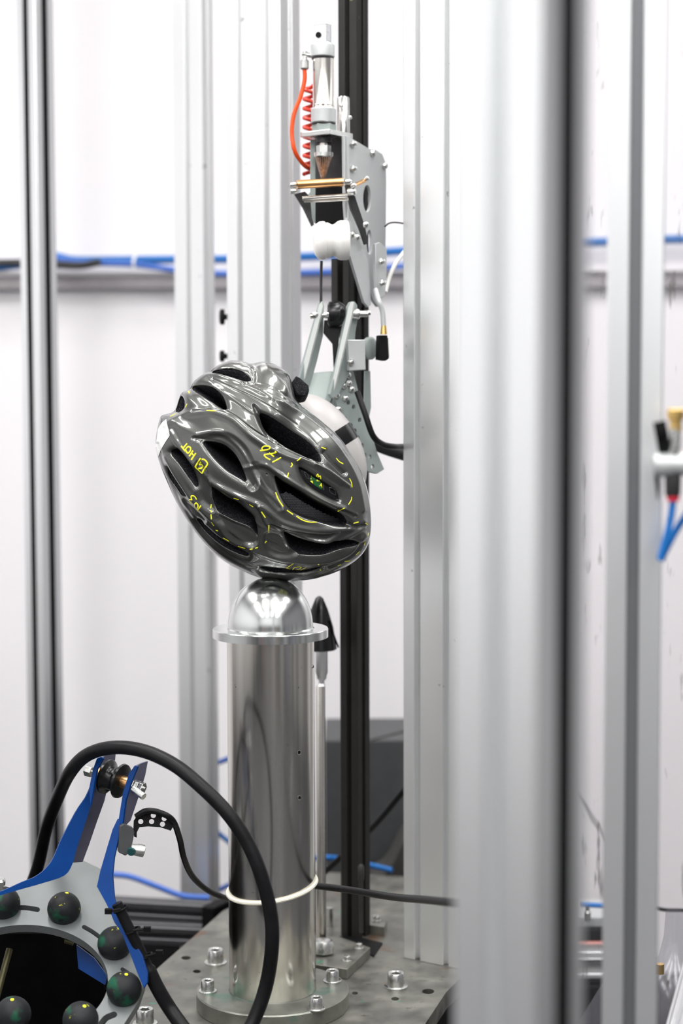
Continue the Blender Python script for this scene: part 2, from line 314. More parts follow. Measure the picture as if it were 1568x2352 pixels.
one('blue_hose', [(100, 590, Yh - .03), (190, 603, Yh - .03), (300, 607, Yh - .03), (420, 622, Yh - .03), (540, 629, Yh - .03), (760, 624, Yh - .03), (920, 612, Yh - .03), (1100, 600, Yh - .02), (1300, 575, Yh - .01)], 7, M['hosev'], 'thinner violet-blue hose sagging just under the thick blue hose on the wall', 'hose')
one('grey_cable', [(-1200, 630, Yh - .05), (-60, 605, Yh - .05), (60, 606, Yh - .05), (130, 608, Yh - .05), (185, 610, Yh - .05), (230, 602, Yh - .04)], 9, M['darkgrey'], 'dark grey cable bundle beside the blue hoses at the edge of the wall', 'cable')
one('wall_cable_tie', [(310, 588, Yh - .05), (306, 602, Yh - .055), (308, 616, Yh - .05)], 3, M['sticker'], 'small white cable tie around the blue hoses on the wall', 'cable tie')
# ------------------------------------------------------------------ aluminium profiles
def section(w, d, nw, nd, op=.008, dep=.0095, inn=.0125):
    pts = []
    def side(a, b, n):
        a = V(a); b = V(b); L = (b - a).length; t = (b - a) / L; nrm = V((t.y, -t.x)); pts.append(a + t * .0012); 
        for i in range(n):
            c = a + t * (L * (i + .5) / n)
            for s, q in ((-op / 2 - .001, 0), (-op / 2, .001), (-op / 2, .0025), (-inn / 2, .0025), (-inn / 2, .005), (-op / 3, dep), (op / 3, dep), (inn / 2, .005), (inn / 2, .0025), (op / 2, .0025), (op / 2, .001), (op / 2 + .001, 0)):
                pts.append(c + t * s - nrm * q)
        pts.append(b - t * .0012)
    side((-w / 2, -d / 2), (w / 2, -d / 2), nw); side((w / 2, -d / 2), (w / 2, d / 2), nd); side((w / 2, d / 2), (-w / 2, d / 2), nw); side((-w / 2, d / 2), (-w / 2, -d / 2), nd)
    return pts
def bar(bm, p0, p1, w, d, nw, nd, rot, **k):
    """extruded profile from p0 to p1; rot turns the section about the length"""
    p0 = V(p0); z = (V(p1) - p0).normalized()
    if abs(z.z) > .9: x = V((math.cos(rot), math.sin(rot), 0)); y = V((-math.sin(rot), math.cos(rot), 0))
    else: x = V((0, 0, 1)); y = z.cross(x); 
    s = section(w, d, nw, nd, **k); L = (V(p1) - p0).length
    a = [bm.verts.new(p0 + x * q.x + y * q.y) for q in s]; b = [bm.verts.new(p0 + x * q.x + y * q.y + z * L) for q in s]; n = len(s)
    for i in range(n): bm.faces.new((a[i], a[(i + 1) % n], b[(i + 1) % n], b[i]))
    for lp in (a, b): bmesh.ops.triangle_fill(bm, use_beauty=True, edges=[bm.edges.get((lp[i], lp[(i + 1) % n])) for i in range(n)])
    return bm
def post(px, Y, w, d, nw, nd, rot, z0, m, label, py=896, z1=2.3, **k):
    x = P(px, py, Y).x
    return ob('aluminium_post' if m != M['black_rail'] else 'guide_rail', bar(nb(), (x, Y, z0), (x, Y, z1), w, d, nw, nd, math.radians(rot), **k), m, None, label, 'post', smooth=False)
LPO = post(93, 2.95, .0435, .0435, 1, 1, -36, FZ, M['alu_clean'], 'silver aluminium post with two black slots beside the white wall, far from the others', op=.010)
post(449, 2.85, .062, .030, 1, 1, -36, -.189, M['alu'], 'aluminium post behind the top of the helmet, standing on the low dark frame', inn=.012)
WPO = post(607, 2.5, .099, .047, 2, 1, -36, .0005, M['alu'], 'wide white aluminium post with two slots directly behind the helmet and steel column')
post(813, 2.34, .0295, .0295, 1, 1, -36, .0005, M['black_rail'], 'tall black guide rail carrying the helmet drop mechanism', op=.007)
post(1011, 2.24, .085, .045, 2, 1, -33, .0005, M['alu'], 'scuffed pale aluminium post bolted to the base plate beside the black rail')
FW = -.35
FPO = post(1197, 1.0, .056, .056, 1, 1, -37, FZ, M['alu_clean'], 'broad blurred foreground aluminium post with a black side slot', op=.012, inn=.014, dep=.012)
CPO = post(1457, 1.5, .0475, .0475, 1, 1, -9.5, FZ, M['alu_clean'], 'narrower blurred aluminium post with a grey centre slot, nearest the air valve', op=.0105, dep=.018, inn=.018)
# strips added in the slots, their dark colour standing in for slot shade
def strip(po, rot, face, half, wd, z0, off=0.0):
    a = math.radians(rot); nx = V((math.cos(a), math.sin(a), 0)); fy = V((-math.sin(a), math.cos(a), 0)); c = Wp[po].copy(); c.z = (z0 + 2.29) / 2
    if face == 'side': c += nx * (half - .002) + fy * off; s_ = (.005, wd, 2.29 - z0)
    else: c -= fy * (half - .002); c += nx * off; s_ = (wd, .005, 2.29 - z0)
    ob('slot_shade_strip', box(nb(), c, s_, a), M['black'], po, smooth=False)
strip(FPO, -37, 'side', .028, .0170, FZ + .01, .0025)
GS = mat('grey_strip', (0.16, 0.165, 0.175), 0.6, 0.5)  # mid-grey in place of the shade inside the centre slot
strip(CPO, -9.5, 'front', .0215, .0098, FZ + .01); CPO.children[0].data.materials[0] = GS
strip(LPO, -36, 'side', .02175, .0125, FZ + .01, .0); strip(LPO, -36, 'front', .02175, .0095, FZ + .01, -.001)
# acrylic side panels
def panel(name, x0, x1, Y, label):
    p = P(x0, 900, Y); q = P(x1, 900, Y)
    ob(name, box(nb(), ((p.x + q.x) / 2, Y, .9), (q.x - p.x, .004, 2.6)), M['pane'], None, label, 'panel', smooth=False)
panel('acrylic_panel', 1240, 1700, 1.75, 'scratched clear acrylic panel standing behind the two foreground posts')
# ------------------------------------------------------------------ low frame and black bed
bed = ob('machine_bed', box(nb(), (-.48, 2.40, -.32), (1.6, 1.0, .26)), M['bed'], None, 'black machine bed under the base plate and the ball ring', 'machine bed', smooth=False, bevel=.003)
def hbar(p0, p1, w, d, m, label): return ob('frame_bar', bar(nb(), p0, p1, w, d, 1, 1, 0), m, None, label, 'frame bar', smooth=False)
a0 = P(150, 2040, 2.92); a1 = P(505, 2110, 2.74); a0.z = a1.z = -.163 + 0
hbar(P(100, 2075, 2.66), P(508, 2098, 2.66), .030, .030, M['alu_dark'], 'upper dark slotted frame bar at the foot of the post behind the helmet')
hbar(P(100, 2132, 2.60), P(508, 2150, 2.60), .028, .03, M['alu_dark'], 'lower dark slotted frame bar just above the black bed')
ob('bar_end_cap', box(nb(), P(497, 2120, 2.60), (.022, .05, .062), -.5), M['black'], None, 'black plastic end cap where the low frame bars meet the base plate', 'end cap', smooth=False, bevel=.002)
# ------------------------------------------------------------------ base plate
bp = thing('base_plate', 'large worn steel base plate with bolts and tapped holes under the column', 'plate', (P(700, 2250, 2.1).x, 2.15, -.03))
outl = [(512, 2092), (366, 2220), (255, 2330), (262, 2420), (940, 2440), (976, 2352), (1024, 2279), (1180, 2130), (1050, 2020), (700, 2000)]
holes = [circ(427, 2200, 11, 4.5), circ(452, 2231, 9, 4), circ(983, 2277, 14, 6), circ(907, 2294, 9, 4.2), circ(815, 2281, 7, 3.5), circ(993, 2196, 3.5, 2)]
bm = pplate(nb(), outl, V((0, 0, 0)), V((0, 0, 1)), .022, holes); ob('plate', bm, M['plate'], bp, ang=30)
ob('support_plate', pplate(nb(), [(x, y) for x, y in outl[:1]] + [(380, 2225), (275, 2335), (280, 2410), (930, 2430), (960, 2352), (1010, 2279), (1150, 2130), (1040, 2030), (700, 2010)], V((0, 0, -.0225)), V((0, 0, 1)), .165), M['black'], bp)
for x, y, q in ((495, 2212, B_big), (909, 2267, B_big), (333, 2352, B_big), (955, 2179, B_tiny), (1013, 2189, B_tiny)): q.at(G(x, y), bp)
# rear clamp blocks
bl = thing('clamp_block', 'low steel clamp block with two small bolts beside the column foot', 'block', G(790, 2205))
o4 = [(700, 2212), (797, 2226), (850, 2176), (775, 2150), (700, 2160)]
bm = pplate(nb(), o4, V((0, 0, .0137)), V((0, 0, 1)), .0133); ob('block', bm, M['plate'], bl, bevel=.0006)
for x, y in ((797, 2206), (824, 2177)): B_sm.at(G(x, y, .0135), bl)
bl = thing('clamp_block', 'small steel block with one bolt at the far edge of the base plate', 'block', G(855, 2140))
bm = pplate(nb(), [(830, 2122), (882, 2130), (888, 2112), (838, 2104)], V((0, 0, .012)), V((0, 0, 1)), .012); ob('block', bm, M['plate'], bl)
B_sm.at(G(864, 2114, .012), bl)
ob('black_shim', pplate(nb(), [(770, 2155), (858, 2195), (878, 2165), (795, 2145)], V((0, 0, .002)), V((0, 0, 1)), .002), M['black'], None, 'flat black shim lying on the base plate behind the clamp block', 'shim', smooth=False)
ob('steel_spacer', vlathe(nb(), 757, 2.38, [(2085, 8), (2110, 9), (2145, 9)], 16), M['zinc'], None, 'small grey upright spacer behind the gas spring foot', 'spacer')
ob('steel_stud', vlathe(nb(), 829, 2.27, [(1985, 4), (1990, 7), (2020, 7), (2024, 5), (2142, 5)], 12), M['darkgrey'], None, 'thin dark threaded stud standing in front of the black rail foot', 'stud')
# ------------------------------------------------------------------ steel column
YC = 2.07; XC = P(626, 2280, YC).x
zf = .020; ztop = P(626, 1462, YC).z; zfl = P(626, 1444, YC).z
col = thing('impact_column', 'polished steel column on a round bolted flange with a dome on top, under the helmet', 'column', (XC, YC, 0))
R = 101 * sc(YC)
bm = nb(); segc = 96
lathe(bm, (XC, YC, 0), (0, 0, 1), [(zf, R), (zf + .001, R + .0004), (ztop, R)], segc)
tubeo = ob('tube', bm, M['steel'], col)
bm = nb(); lathe(bm, (XC, YC, 0), (0, 0, 1), [(0.0005, .0925), (zf - .0015, .0925), (zf, .091), (zf, R + .001), (zf + .0015, R + .0004)], 96, caps=False); ob('base_flange', bm, M['flange'], col)
bm = nb(); lathe(bm, (XC, YC, 0), (0, 0, 1), [(ztop, .0692 * 1), (zfl + .0, .0692), (zfl + .0008, .0685)], 96); ob('top_flange', bm, M['dome'], col)
rd = 98.5 * sc(YC); zc = zfl + .001; apex = P(626, 1329, YC - .01).z; hd = apex - zc
bm = nb(); lathe(bm, (XC, YC, 0), (0, 0, 1), [(zfl + .0008, rd + .0015), (zfl + .0022, rd)] + [(zc + .002 + (hd - .002) * math.sin(t), rd * math.cos(t) ** .92) for t in [i * math.pi / 2 / 30 for i in range(1, 31)]], 96); ob('anvil_dome', bm, M['dome'], col)
for x, y in ((477, 2277), (726, 2317)): B_med.at(G(x, y, zf), col)
for a in (70, 20): B_med.at((XC + .077 * math.cos(math.radians(a)), YC + .077 * math.sin(math.radians(a)), zf), col)
def on_col(px, py, r=R):
    d = ray(px, py); ax = CAM.x - XC; ay = CAM.y - YC; A = d.x ** 2 + d.y ** 2; Bq = 2 * (ax * d.x + ay * d.y); Cq = ax * ax + ay * ay - r * r
    t = (-Bq - math.sqrt(Bq * Bq - 4 * A * Cq)) / (2 * A); return CAM + d * t
for x, y, rr in ((686, 1728, 6.5), (687, 1832, 6), (718, 1531, 5)):
    p = on_col(x, y); n = V((p.x - XC, p.y - YC, 0)).normalized()
    bm = nb(); lathe(bm, p - n * .0012, n, [(0, .0018), (.0010, .002), (.0017, rr * sc(YC) * .8), (.0018, rr * sc(YC))], 24); h = ob('screw_hole', bm, M['zinc'], col)
    bm = nb(); lathe(bm, p + n * .0002, n, [(0, rr * sc(YC) * .62), (.0006, rr * sc(YC) * .6)], 20); ob('bore', bm, M['black'], h)
# cable tie
bm = nb(); ct = []
for i in range(97):
    a = 2 * math.pi * i / 96; ct.append(V((XC + (R + .0012) * math.cos(a), YC + (R + .0012) * math.sin(a), P(626, 2068, YC - R).z + .007 * math.cos(a) + .004 * math.sin(a) + .002)))
tube(bm, ct, .0026, seg=8, smooth=0); ob('cable_tie', bm, M['tie'], None, 'cream nylon cable tie strapped around the lower steel column', 'cable tie')
# gas spring with black cone
gs = thing('gas_spring', 'slim vertical rod with a black cone cap standing behind the steel column', 'spring', (P(737, 2150, 2.3).x, 2.3, 0))
ob('cone_cap', vlathe(nb(), 733, 2.3, [(1369, 3), (1374, 9), (1400, 20), (1440, 32), (1490, 40), (1492, 37)], 32), M['blackg'], gs)
ob('cap_tail', ptube(nb(), [(757, 1425, 2.29), (766, 1458, 2.29), (777, 1487, 2.29)], 2.2), M['blackg'], gs)
ob('cylinder', vlathe(nb(), 738, 2.3, [(1490, 14.5), (1546, 14.5), (1550, 12), (1560, 11), (1562, 7), (1570, 6.5), (1575, 10)], 28), M['alu_clean'], gs)
ob('rod', vlathe(nb(), 737, 2.3, [(1575, 10), (1578, 11), (2160, 11)], 24, ref=1900), M['steel'], gs)
ob('foot_ring', vlathe(nb(), 742, 2.22, [(2158, 14), (2160, 22), (2166, 25), (2186, 25)], 32), M['zinc'], gs)
# ------------------------------------------------------------------ behind: cabinet, cover, cables
p0 = P(745, 1700, 2.95); p1 = P(1010, 1706, 2.95)
ob('grey_cabinet', box(nb(), ((p0.x + p1.x) / 2, 3.05, (p0.z + FZ) / 2 + .0), (p1.x - p0.x, .2, p0.z - FZ)), M['cab'], None, 'low dark grey cabinet against the wall behind the black rail', 'cabinet', smooth=False, bevel=.003)
bm = nb(); pplate(bm, [(850, 2110), (850, 2035), (880, 2010), (900, 1985), (925, 1935), (960, 1900), (1000, 1890), (1000, 2110)], V((0, 2.75, 0)), V((0, 1, 0)), .1, smooth=3); ob('dust_cover', bm, M['sack'], None, 'rounded dark grey cover in front of the low cabinet', 'cover', bevel=.01)
one('black_cable', [(735, 2012, 2.5), (790, 1962, 2.48), (860, 1895, 2.45), (930, 1812, 2.42), (990, 1740, 2.4)], 7.5, M['rubber'], 'black cable slanting up across the black rail in front of the grey cabinet', 'cable')
one('blue_hose', [(432, 1870, 2.93), (480, 1895, 2.9), (515, 1925, 2.9), (575, 1968, 2.88), (650, 1985, 2.84), (735, 1970, 2.8), (790, 1974, 2.8), (850, 1987, 2.7), (900, 1999, 2.68)], 6, M['hoseb'], 'low blue hose passing behind the column and the foot of the black rail', 'hose')
one('thin_wire', [(850, 1700, 2.9), (890, 1690, 2.9), (935, 1678, 2.9)], 2.5, M['darkgrey'], 'thin grey wire just above the top of the low cabinet', 'wire')
one('black_cable', [(722, 2034, 2.12), (800, 2044, 2.05), (900, 2060, 1.95), (980, 2067, 1.8), (1080, 2078, 1.55), (1120, 2082, 1.4)], 9.5, M['rubber'], 'black cable leaving the cable tie on the column towards the foreground post', 'cable')
one('blue_hose', [(432, 1785, 2.94), (480, 1765, 2.92), (510, 1748, 2.92), (600, 1725, 2.92), (665, 1790, 2.9), (660, 1900, 2.9), (600, 1990, 2.9), (515, 2038, 2.9), (450, 2070, 2.88)], 6, M['hosev'], 'blue hose looping behind the column, seen in the slit left of the column', 'hose')
one('blue_hose', [(255, 2008, 2.8), (300, 2014, 2.8), (360, 2036, 2.8), (420, 2058, 2.8), (480, 2062, 2.8)], 7, M['hosev'], 'blue hose dropping behind the blue arm onto the low frame', 'hose')
ob('red_block', box(nb(), P(516, 2090, 2.72), (.03, .02, .02)), M['pink'], None, 'small red block peeking out beside the column above the frame corner', 'block', smooth=False)
for y, h, lb in ((728, 36, 'upper'), (818, 26, 'lower')):
    ob('black_knob', lathe(nb(), P(523, y, 2.52), (-1, -.2, 0), [(0, .004), (.005, .004), (.0055, h * .5 * sc(2.5)), (.0105, h * .5 * sc(2.5)), (.0115, h * .4 * sc(2.5))], 24), M['black'], WPO)
# ------------------------------------------------------------------ pneumatic cylinder
Yc = 2.22
cy = thing('pneumatic_cylinder', 'upright silver pneumatic cylinder with threaded clevis at the top of the drop mechanism', 'cylinder', P(742, 316, Yc))
sY = sc(Yc)
def slabstud():
    bm = nb(); x = P(740, 60, Yc).x; z1 = P(740, 57, Yc).z; z0 = P(740, 100, Yc).z; R0 = 20.5 * sY
    prof = [(z0, R0 * .9)]; n = 14
    for i in range(n): t0 = z0 + (z1 - z0) * (i + .2) / n; prof += [(t0, R0 * .9), (t0 + (z1 - z0) * .4 / n, R0)]
    prof += [(z1 - .001, R0 * .95), (z1, R0 * .8)]
    lathe(bm, (x, Yc, 0), (0, 0, 1), prof, 32)
    a = math.radians(-28); d = V((math.sin(a), -math.cos(a), 0))
    for s in (1, -1):   # two milled flats
        bmesh.ops.bisect_plane(bm, geom=bm.verts[:] + bm.edges[:] + bm.faces[:], plane_co=V((x, Yc, 0)) + d * s * R0 * .55, plane_no=d * s, clear_outer=True)
        bmesh.ops.holes_fill(bm, edges=[e for e in bm.edges if e.is_boundary])
    return bm, x, d, R0
bm, xx, dd, R0 = slabstud(); cle = ob('threaded_clevis', bm, M['alu_clean'], cy, ang=25)
p = P(736, 82, Yc); ob('pin_hole', lathe(nb(), V((p.x, Yc, p.z)) + dd * (R0 * .5), dd, [(0, 6.5 * sY), (R0 * .07, 6.5 * sY)], 20), M['black'], cle)
ob('end_cap', vlathe(nb(), 740.5, Yc, [(94, 16), (98, 20), (104, 27), (106, 27.5), (130, 27.5), (132, 26), (133, 23)], 40), M['grey'], cy)
ob('seal_ring', vlathe(nb(), 741, Yc, [(132, 24), (134, 25.5), (137, 25)], 40), M['darkgrey'], cy)
ob('barrel', vlathe(nb(), 742, Yc, [(136, 24.5), (140, 24), (241, 24), (243, 25), (245, 24), (247, 25), (250, 25.5)], 48), M['steel'], cy)
ob('end_cap', vlathe(nb(), 743, Yc, [(249, 26), (252, 28.5), (281, 28.5), (283, 27)], 40), M['grey'], cy)
ob('seal_ring', vlathe(nb(), 743, Yc, [(282, 27), (284, 28), (287, 26)], 40), M['darkgrey'], cy)
ob('hex_nut', vlathe(nb(), 744, Yc, [(286, 28), (302, 28)], 6), M['green'], cy, smooth=False, bevel=.0006)
ob('end_nut', vlathe(nb(), 744, Yc, [(318, 18), (328, 18)], 24), M['darkgrey'], cy)
ob('piston_rod', vlathe(nb(), 743, Yc, [(326, 9), (365, 9)], 20), M['steel'], cy)
ob('rod_nut', vlathe(nb(), 743, Yc, [(335, 17), (352, 17)], 6), M['zinc'], cy, smooth=False)
rt = thing('release_brush', 'bunch of fine copper needles tapering below the cylinder onto the bronze pin', 'brush', P(742, 410, Yc))
ob('collar', vlathe(nb(), 743, Yc, [(351, 22), (360, 22), (362, 20)], 32), M['zinc'], rt)
bm = nb(); n = 22
for i in range(n):
    a = 2 * math.pi * i / n; b0 = P(743, 361, Yc); b1 = P(741.5, 408, Yc)
    rod(bm, b0 + V((math.cos(a), math.sin(a), 0)) * 18 * sY, b1 + V((math.cos(a), math.sin(a), 0)) * 3.5 * sY, 1.7 * sY, 6)
lathe(bm, P(741.5, 409, Yc), (0, 0, 1), [(0, 4 * sY), (.006, 4 * sY), (.026, 15 * sY)], 16)
ob('needles', bm, M['copper'], rt)
# elbow fitting
ef = thing('hose_fitting', 'nickel elbow fitting with knurled nut joining the orange hose to the cylinder', 'fitting', P(699, 160, Yc))
bm = nb(); rod(bm, P(716, 128, Yc), P(694, 124, Yc), 5.5 * sY, 16); vlathe(bm, 700, Yc, [(117, 4), (119, 6), (124, 6), (126, 4), (138, 4.5)], 16); ob('elbow', bm, M['zinc'], ef)
ob('knurled_nut', vlathe(nb(), 699, Yc, [(137, 7), (140, 10), (157, 10), (160, 8)], 12), M['zinc'], ef, ang=20)
one('orange_hose', [(699, 158, Yc), (699, 185, Yc), (690, 222, Yc), (675, 262, Yc), (670, 305, Yc), (677, 348, Yc), (697, 378, Yc + .02), (714, 390, Yc + .04)], 4.8, M['orange'], 'smooth orange air hose bowing out beside the pneumatic cylinder', 'hose', seg=16)
cp = []
for i in range(0, 200):
    t = i / 199; y = 195 + 205 * t; a = t * 2 * math.pi * 9.5; c = P(709, y, 2.29); cp.append(c + V((math.cos(a) * .0062, math.sin(a) * .0062, 0)))
ob('coiled_hose', tube(nb(), cp, .0026, seg=8, smooth=0), M['red'], None, 'red spiral air hose hanging behind the smooth orange hose', 'hose')
# ------------------------------------------------------------------ carriage
ca = thing('drop_carriage', 'grey metal carriage with side plates, white rollers and pins sliding on the black rail', 'carriage', P(780, 700, 2.25))
a = math.radians(-36); FN = V((math.sin(a), -math.cos(a), 0)); SN = V((math.cos(a), math.sin(a), 0))   # facing fronts and facing sides
O_r = P(795, 400, 2.215)
outl = [(790, 311), (800, 313), (848, 342), (862, 344), (878, 354), (886, 376), (887, 420), (886, 530), (885, 600), (886, 655), (874, 690), (868, 705), (858, 692), (846, 660), (836, 640), (826, 608), (812, 582), (798, 545), (792, 470)]
h1 = circ(843, 456, 9, 31); h2 = circ(848, 556, 6, 28)
ob('side_plate', pplate(nb(), outl, O_r, SN, .004, [h1, h2]), M['grey'], ca, ang=30, bevel=.0004)
ob('front_flange', pplate(nb(), [(790, 311), (797, 313), (800, 400), (800, 545), (792, 540), (789, 420)], O_r, FN, .003), M['grey'], ca)
ob('side_plate', pplate(nb(), [(713, 320), (724, 322), (724, 512), (714, 508), (696, 462), (713, 440)], P(720, 400, 2.23), V((.15, -1, 0)), .004), M['green'], ca)
ob('back_plate', pplate(nb(), [(722, 318), (792, 320), (792, 412), (722, 412)], P(757, 400, 2.255), FN, .004), M['darkgrey'], ca)
ob('black_block', pplate(nb(), [(722, 412), (793, 412), (793, 515), (722, 515)], P(757, 460, 2.262), FN, .02), M['black'], ca, bevel=.002)
ob('mounting_plate', plate(nb(), [P(x, y, 0.0001) if False else RP(x, y, P(745, 310, Yc), V((0, 0, 1))) for x, y in ((702, 309), (716, 303), (760, 300.5), (795, 309.5), (790, 313), (730, 311.5))], [], (0, 0, 1), .0055), M['zinc'], ca) if False else ob('mounting_plate', box(nb(), P(750, 311, Yc + .008), (.046, .05, .0065), a), M['zinc'], ca, bevel=.0008, smooth=False)
ob('guide_sleeve', vlathe(nb(), 788, 2.26, [(223, 12), (226, 14), (312, 15)], 28), M['zinc'], ca)
B_tiny.at(on := P(784, 243, 2.245), ca, FN); B_tiny.at(P(803, 270, 2.245), ca, SN)
for x, y in ((808, 331), (808, 388)): B_hex.at(RP(x, y, O_r, SN) + SN * .0005, ca, SN)
for x, y in ((854, 352), (881, 381)): B_dome.at(RP(x, y, O_r, SN) + SN * .0005, ca, SN)
# pins
def pin(name, a_, b_, rpx, m, Y=2.2, parent=ca, seg=20): return ob(name, rod(nb(), P(*a_, Y) if len(a_) == 2 else P(*a_), P(*b_, Y) if len(b_) == 2 else P(*b_), rpx * sc(Y), seg), m, parent)
bpn = pin('bronze_pin', (682, 424, 2.175), (787, 418, 2.185), 10, M['brass'])
for q in ((672, 424.5, 2.175), (798, 417.5, 2.186), (673, 439, 2.175)):
    ob('pin_nut', lathe(nb(), P(*q) - V((.004, 0, 0)), (1, .05, 0), [(0, 4 * sY), (.001, 6.5 * sY), (.007, 6.5 * sY), (.009, 4 * sY)], 16), M['zinc'], ca)
pin('steel_pin', (694, 456, 2.18), (798, 449, 2.18), 5, M['steel']); pin('steel_pin', (698, 462.5, 2.185), (800, 458, 2.185), 3.5, M['steel'])
pin('link_pin', (813, 426, 2.185), (838, 414, 2.215), 4.5, M['brass']); 
for q in ((811, 428, 2.185), (841, 412, 2.215)): ob('pin_nut', lathe(nb(), P(*q) - V((.002, .0, 0)), (1, -.6, .4), [(0, 5 * sY), (.005, 5.5 * sY), (.006, 3 * sY)], 12), M['zinc'], ca)
ob('trigger_lever', pplate(nb(), [(676, 446), (700, 440), (712, 452), (716, 500), (721, 516), (716, 520), (696, 478)], P(700, 470, 2.195), V((.2, -1, 0)), .004), M['darkgrey'], ca)
ob('trigger_lever', pplate(nb(), [(794, 425), (806, 420), (818, 460), (838, 520), (846, 560), (838, 562), (826, 525), (806, 480)], P(815, 470, 2.2), V((.5, -1, 0)), .004), M['darkgrey'], ca)
ob('small_clamp', lathe(nb(), P(800, 441, 2.19), (.8, -.3, 0), [(0, 9 * sY), (.008, 9 * sY), (.01, 6 * sY)], 16), M['zinc'], ca)
# white roller
ax = V((1, .10, .02)).normalized(); rc = P(720, 553, 2.175)
wpx = lambda x: (x - 720) * sc(2.175)
prof = [(0, 12), (0, 24), (3, 31), (8, 37), (14, 40.5), (22, 41.5), (26, 40.5), (28, 37.5), (31, 38.5), (36, 37), (41, 34), (46, 34), (51, 37), (56, 41), (62, 42.5), (74, 42.5), (79, 41), (80, 39), (80, 12)]
ob('white_roller', lathe(nb(), rc, ax, [(x_ * sc(2.175), r * sc(2.175) * 1.06) for x_, r in prof], 48), M['white'], ca)
ob('lower_plate', pplate(nb(), [(797, 500), (806, 508), (846, 600), (852, 700), (846, 706), (836, 694), (806, 594), (798, 570)], P(810, 560, 2.2), SN, .004), M['grey'], ca, bevel=.0004)
for x, y in ((806, 539), (818, 545), (838, 516)): B_dome.at(P(x, y, 2.19), ca, SN)
ob('angle_strip', pplate(nb(), [(862, 560), (872, 556), (888, 570), (888, 640), (884, 678), (866, 690), (862, 620)], P(874, 600, 2.235), SN + V((0, -.4, 0)), .005), M['grey'], ca, bevel=.0006)
for x, y in ((873, 601), (875, 650)): B_hex.at(P(x, y, 2.225), ca, SN)
ob('slider_block', bar(nb(), (P(796, 640, 2.3).x, 2.3, P(796, 705, 2.3).z), (P(796, 640, 2.3).x, 2.3, P(796, 596, 2.3).z), .030, .03, 1, 1, a), M['black_rail'], ca, smooth=False)
# ------------------------------------------------------------------ fork and arm holding the headform
ar = thing('helmet_arm', 'pale green forked arm with a drilled plate holding the headform behind the helmet', 'arm', P(770, 900, 2.22))
pin('cross_pin', (712, 726, 2.19), (850, 718, 2.2), 6, M['steel'], parent=ar)
for x in (718, 742): ob('pin_nut', lathe(nb(), P(x, 723, 2.185), (1, .03, 0), [(0, 6 * sY), (.004, 8.5 * sY), (.007, 6 * sY)], 12), M['zinc'], ar)
ob('pin_nut', lathe(nb(), P(808, 721, 2.19), (1, .03, 0), [(0, 11 * sY), (.006, 13 * sY), (.009, 11 * sY), (.01, 8 * sY), (.02, 7 * sY)], 12), M['zinc'], ar)
ob('joint', lathe(nb(), P(752, 722, 2.2), (1, .04, 0), [(0, 22 * sY), (.002, 29 * sY), (.014, 30 * sY), (.018, 26 * sY), (.022, 20 * sY)], 36), M['blackg'], ar)
ob('joint_tongue', pplate(nb(), [(744, 735), (790, 735), (778, 775), (774, 850), (766, 850), (763, 790), (742, 765)], P(766, 780, 2.215), V((0, -1, 0)), .01), M['blackg'], ar, bevel=.001)
ob('fork_plate', pplate(nb(), [(735, 697), (739, 690), (744, 702), (742, 770), (728, 830), (712, 885), (700, 905), (690, 890), (688, 868)], P(720, 800, 2.2), V((.75, -1, 0)), .005), M['green'], ar, bevel=.0005)
ob('fork_plate', pplate(nb(), [(800, 705), (806, 694), (814, 692), (820, 700), (822, 730), (816, 765), (812, 830), (796, 870), (778, 905), (764, 915), (758, 905), (776, 830)], P(800, 800, 2.19), V((.75, -1, 0)), .006), M['green'], ar, bevel=.0005)
M['edge'] = mat('pale_plate_edge', (0.62, 0.65, 0.63), 0.3, 0.4)
ob('fork_edge', pplate(nb(), [(733, 700), (738, 692), (741, 704), (722, 780), (700, 868), (694, 880), (686, 872), (706, 800)], P(720, 800, 2.185), V((-.5, -1, 0)), .004), M['edge'], ar)
ob('fork_edge', pplate(nb(), [(800, 706), (806, 693), (812, 696), (808, 720), (780, 840), (765, 905), (757, 905), (772, 835)], P(790, 800, 2.17), V((-.5, -1, 0)), .004), M['edge'], ar)
ob('web_plate', pplate(nb(), [(706, 868), (716, 856), (762, 852), (772, 858), (766, 905), (758, 925), (724, 925), (702, 915)], P(735, 890, 2.205), V((.1, -1, .35)), .006), M['green'], ar, bevel=.001)
ob('neck_block', pplate(nb(), [(690, 905), (765, 905), (772, 925), (775, 960), (790, 985), (760, 1010), (700, 960)], P(735, 930, 2.2), V((.2, -1, .2)), .04), M['green'], ar, bevel=.003)
hp = [(775, 862), (810, 850), (818, 880), (832, 940), (850, 985), (866, 1040), (882, 1078), (866, 1088), (844, 1082), (822, 1020), (796, 980), (776, 935), (765, 905)]
hl = [circ(x, y, 4, 6, 10) for x, y in ((792, 962), (806, 978), (800, 1000), (815, 990), (822, 1006), (812, 1022), (832, 1024), (838, 1046), (800, 925), (812, 935), (826, 965), (850, 1050), (856, 1072))]
Oh = P(810, 960, 2.2); nh = V((.55, -1, 0.1)).normalized()
ob('drilled_plate', pplate(nb(), hp, Oh, nh, .006, hl), M['green'], ar, ang=30, bevel=.0003)
for x, y in ((798, 862), (788, 886), (806, 894), (772, 908), (792, 915), (776, 940), (800, 880)): B_dome.at(RP(x, y, Oh, nh), ar, nh)
ob('sensor_plate', pplate(nb(), [(799, 780), (838, 780), (840, 850), (802, 852)], P(820, 815, 2.18), V((.3, -1, 0)), .012), M['grey'], ar, bevel=.001)
B_hex.at(P(804, 832, 2.178), ar, V((.3, -1, 0)))
ob('cover_disc', lathe(nb(), P(846, 800, 2.21), V((.8, -.6, 0)), [(0, 26 * sY), (.004, 26 * sY), (.006, 20 * sY)], 28), M['green'], ar)
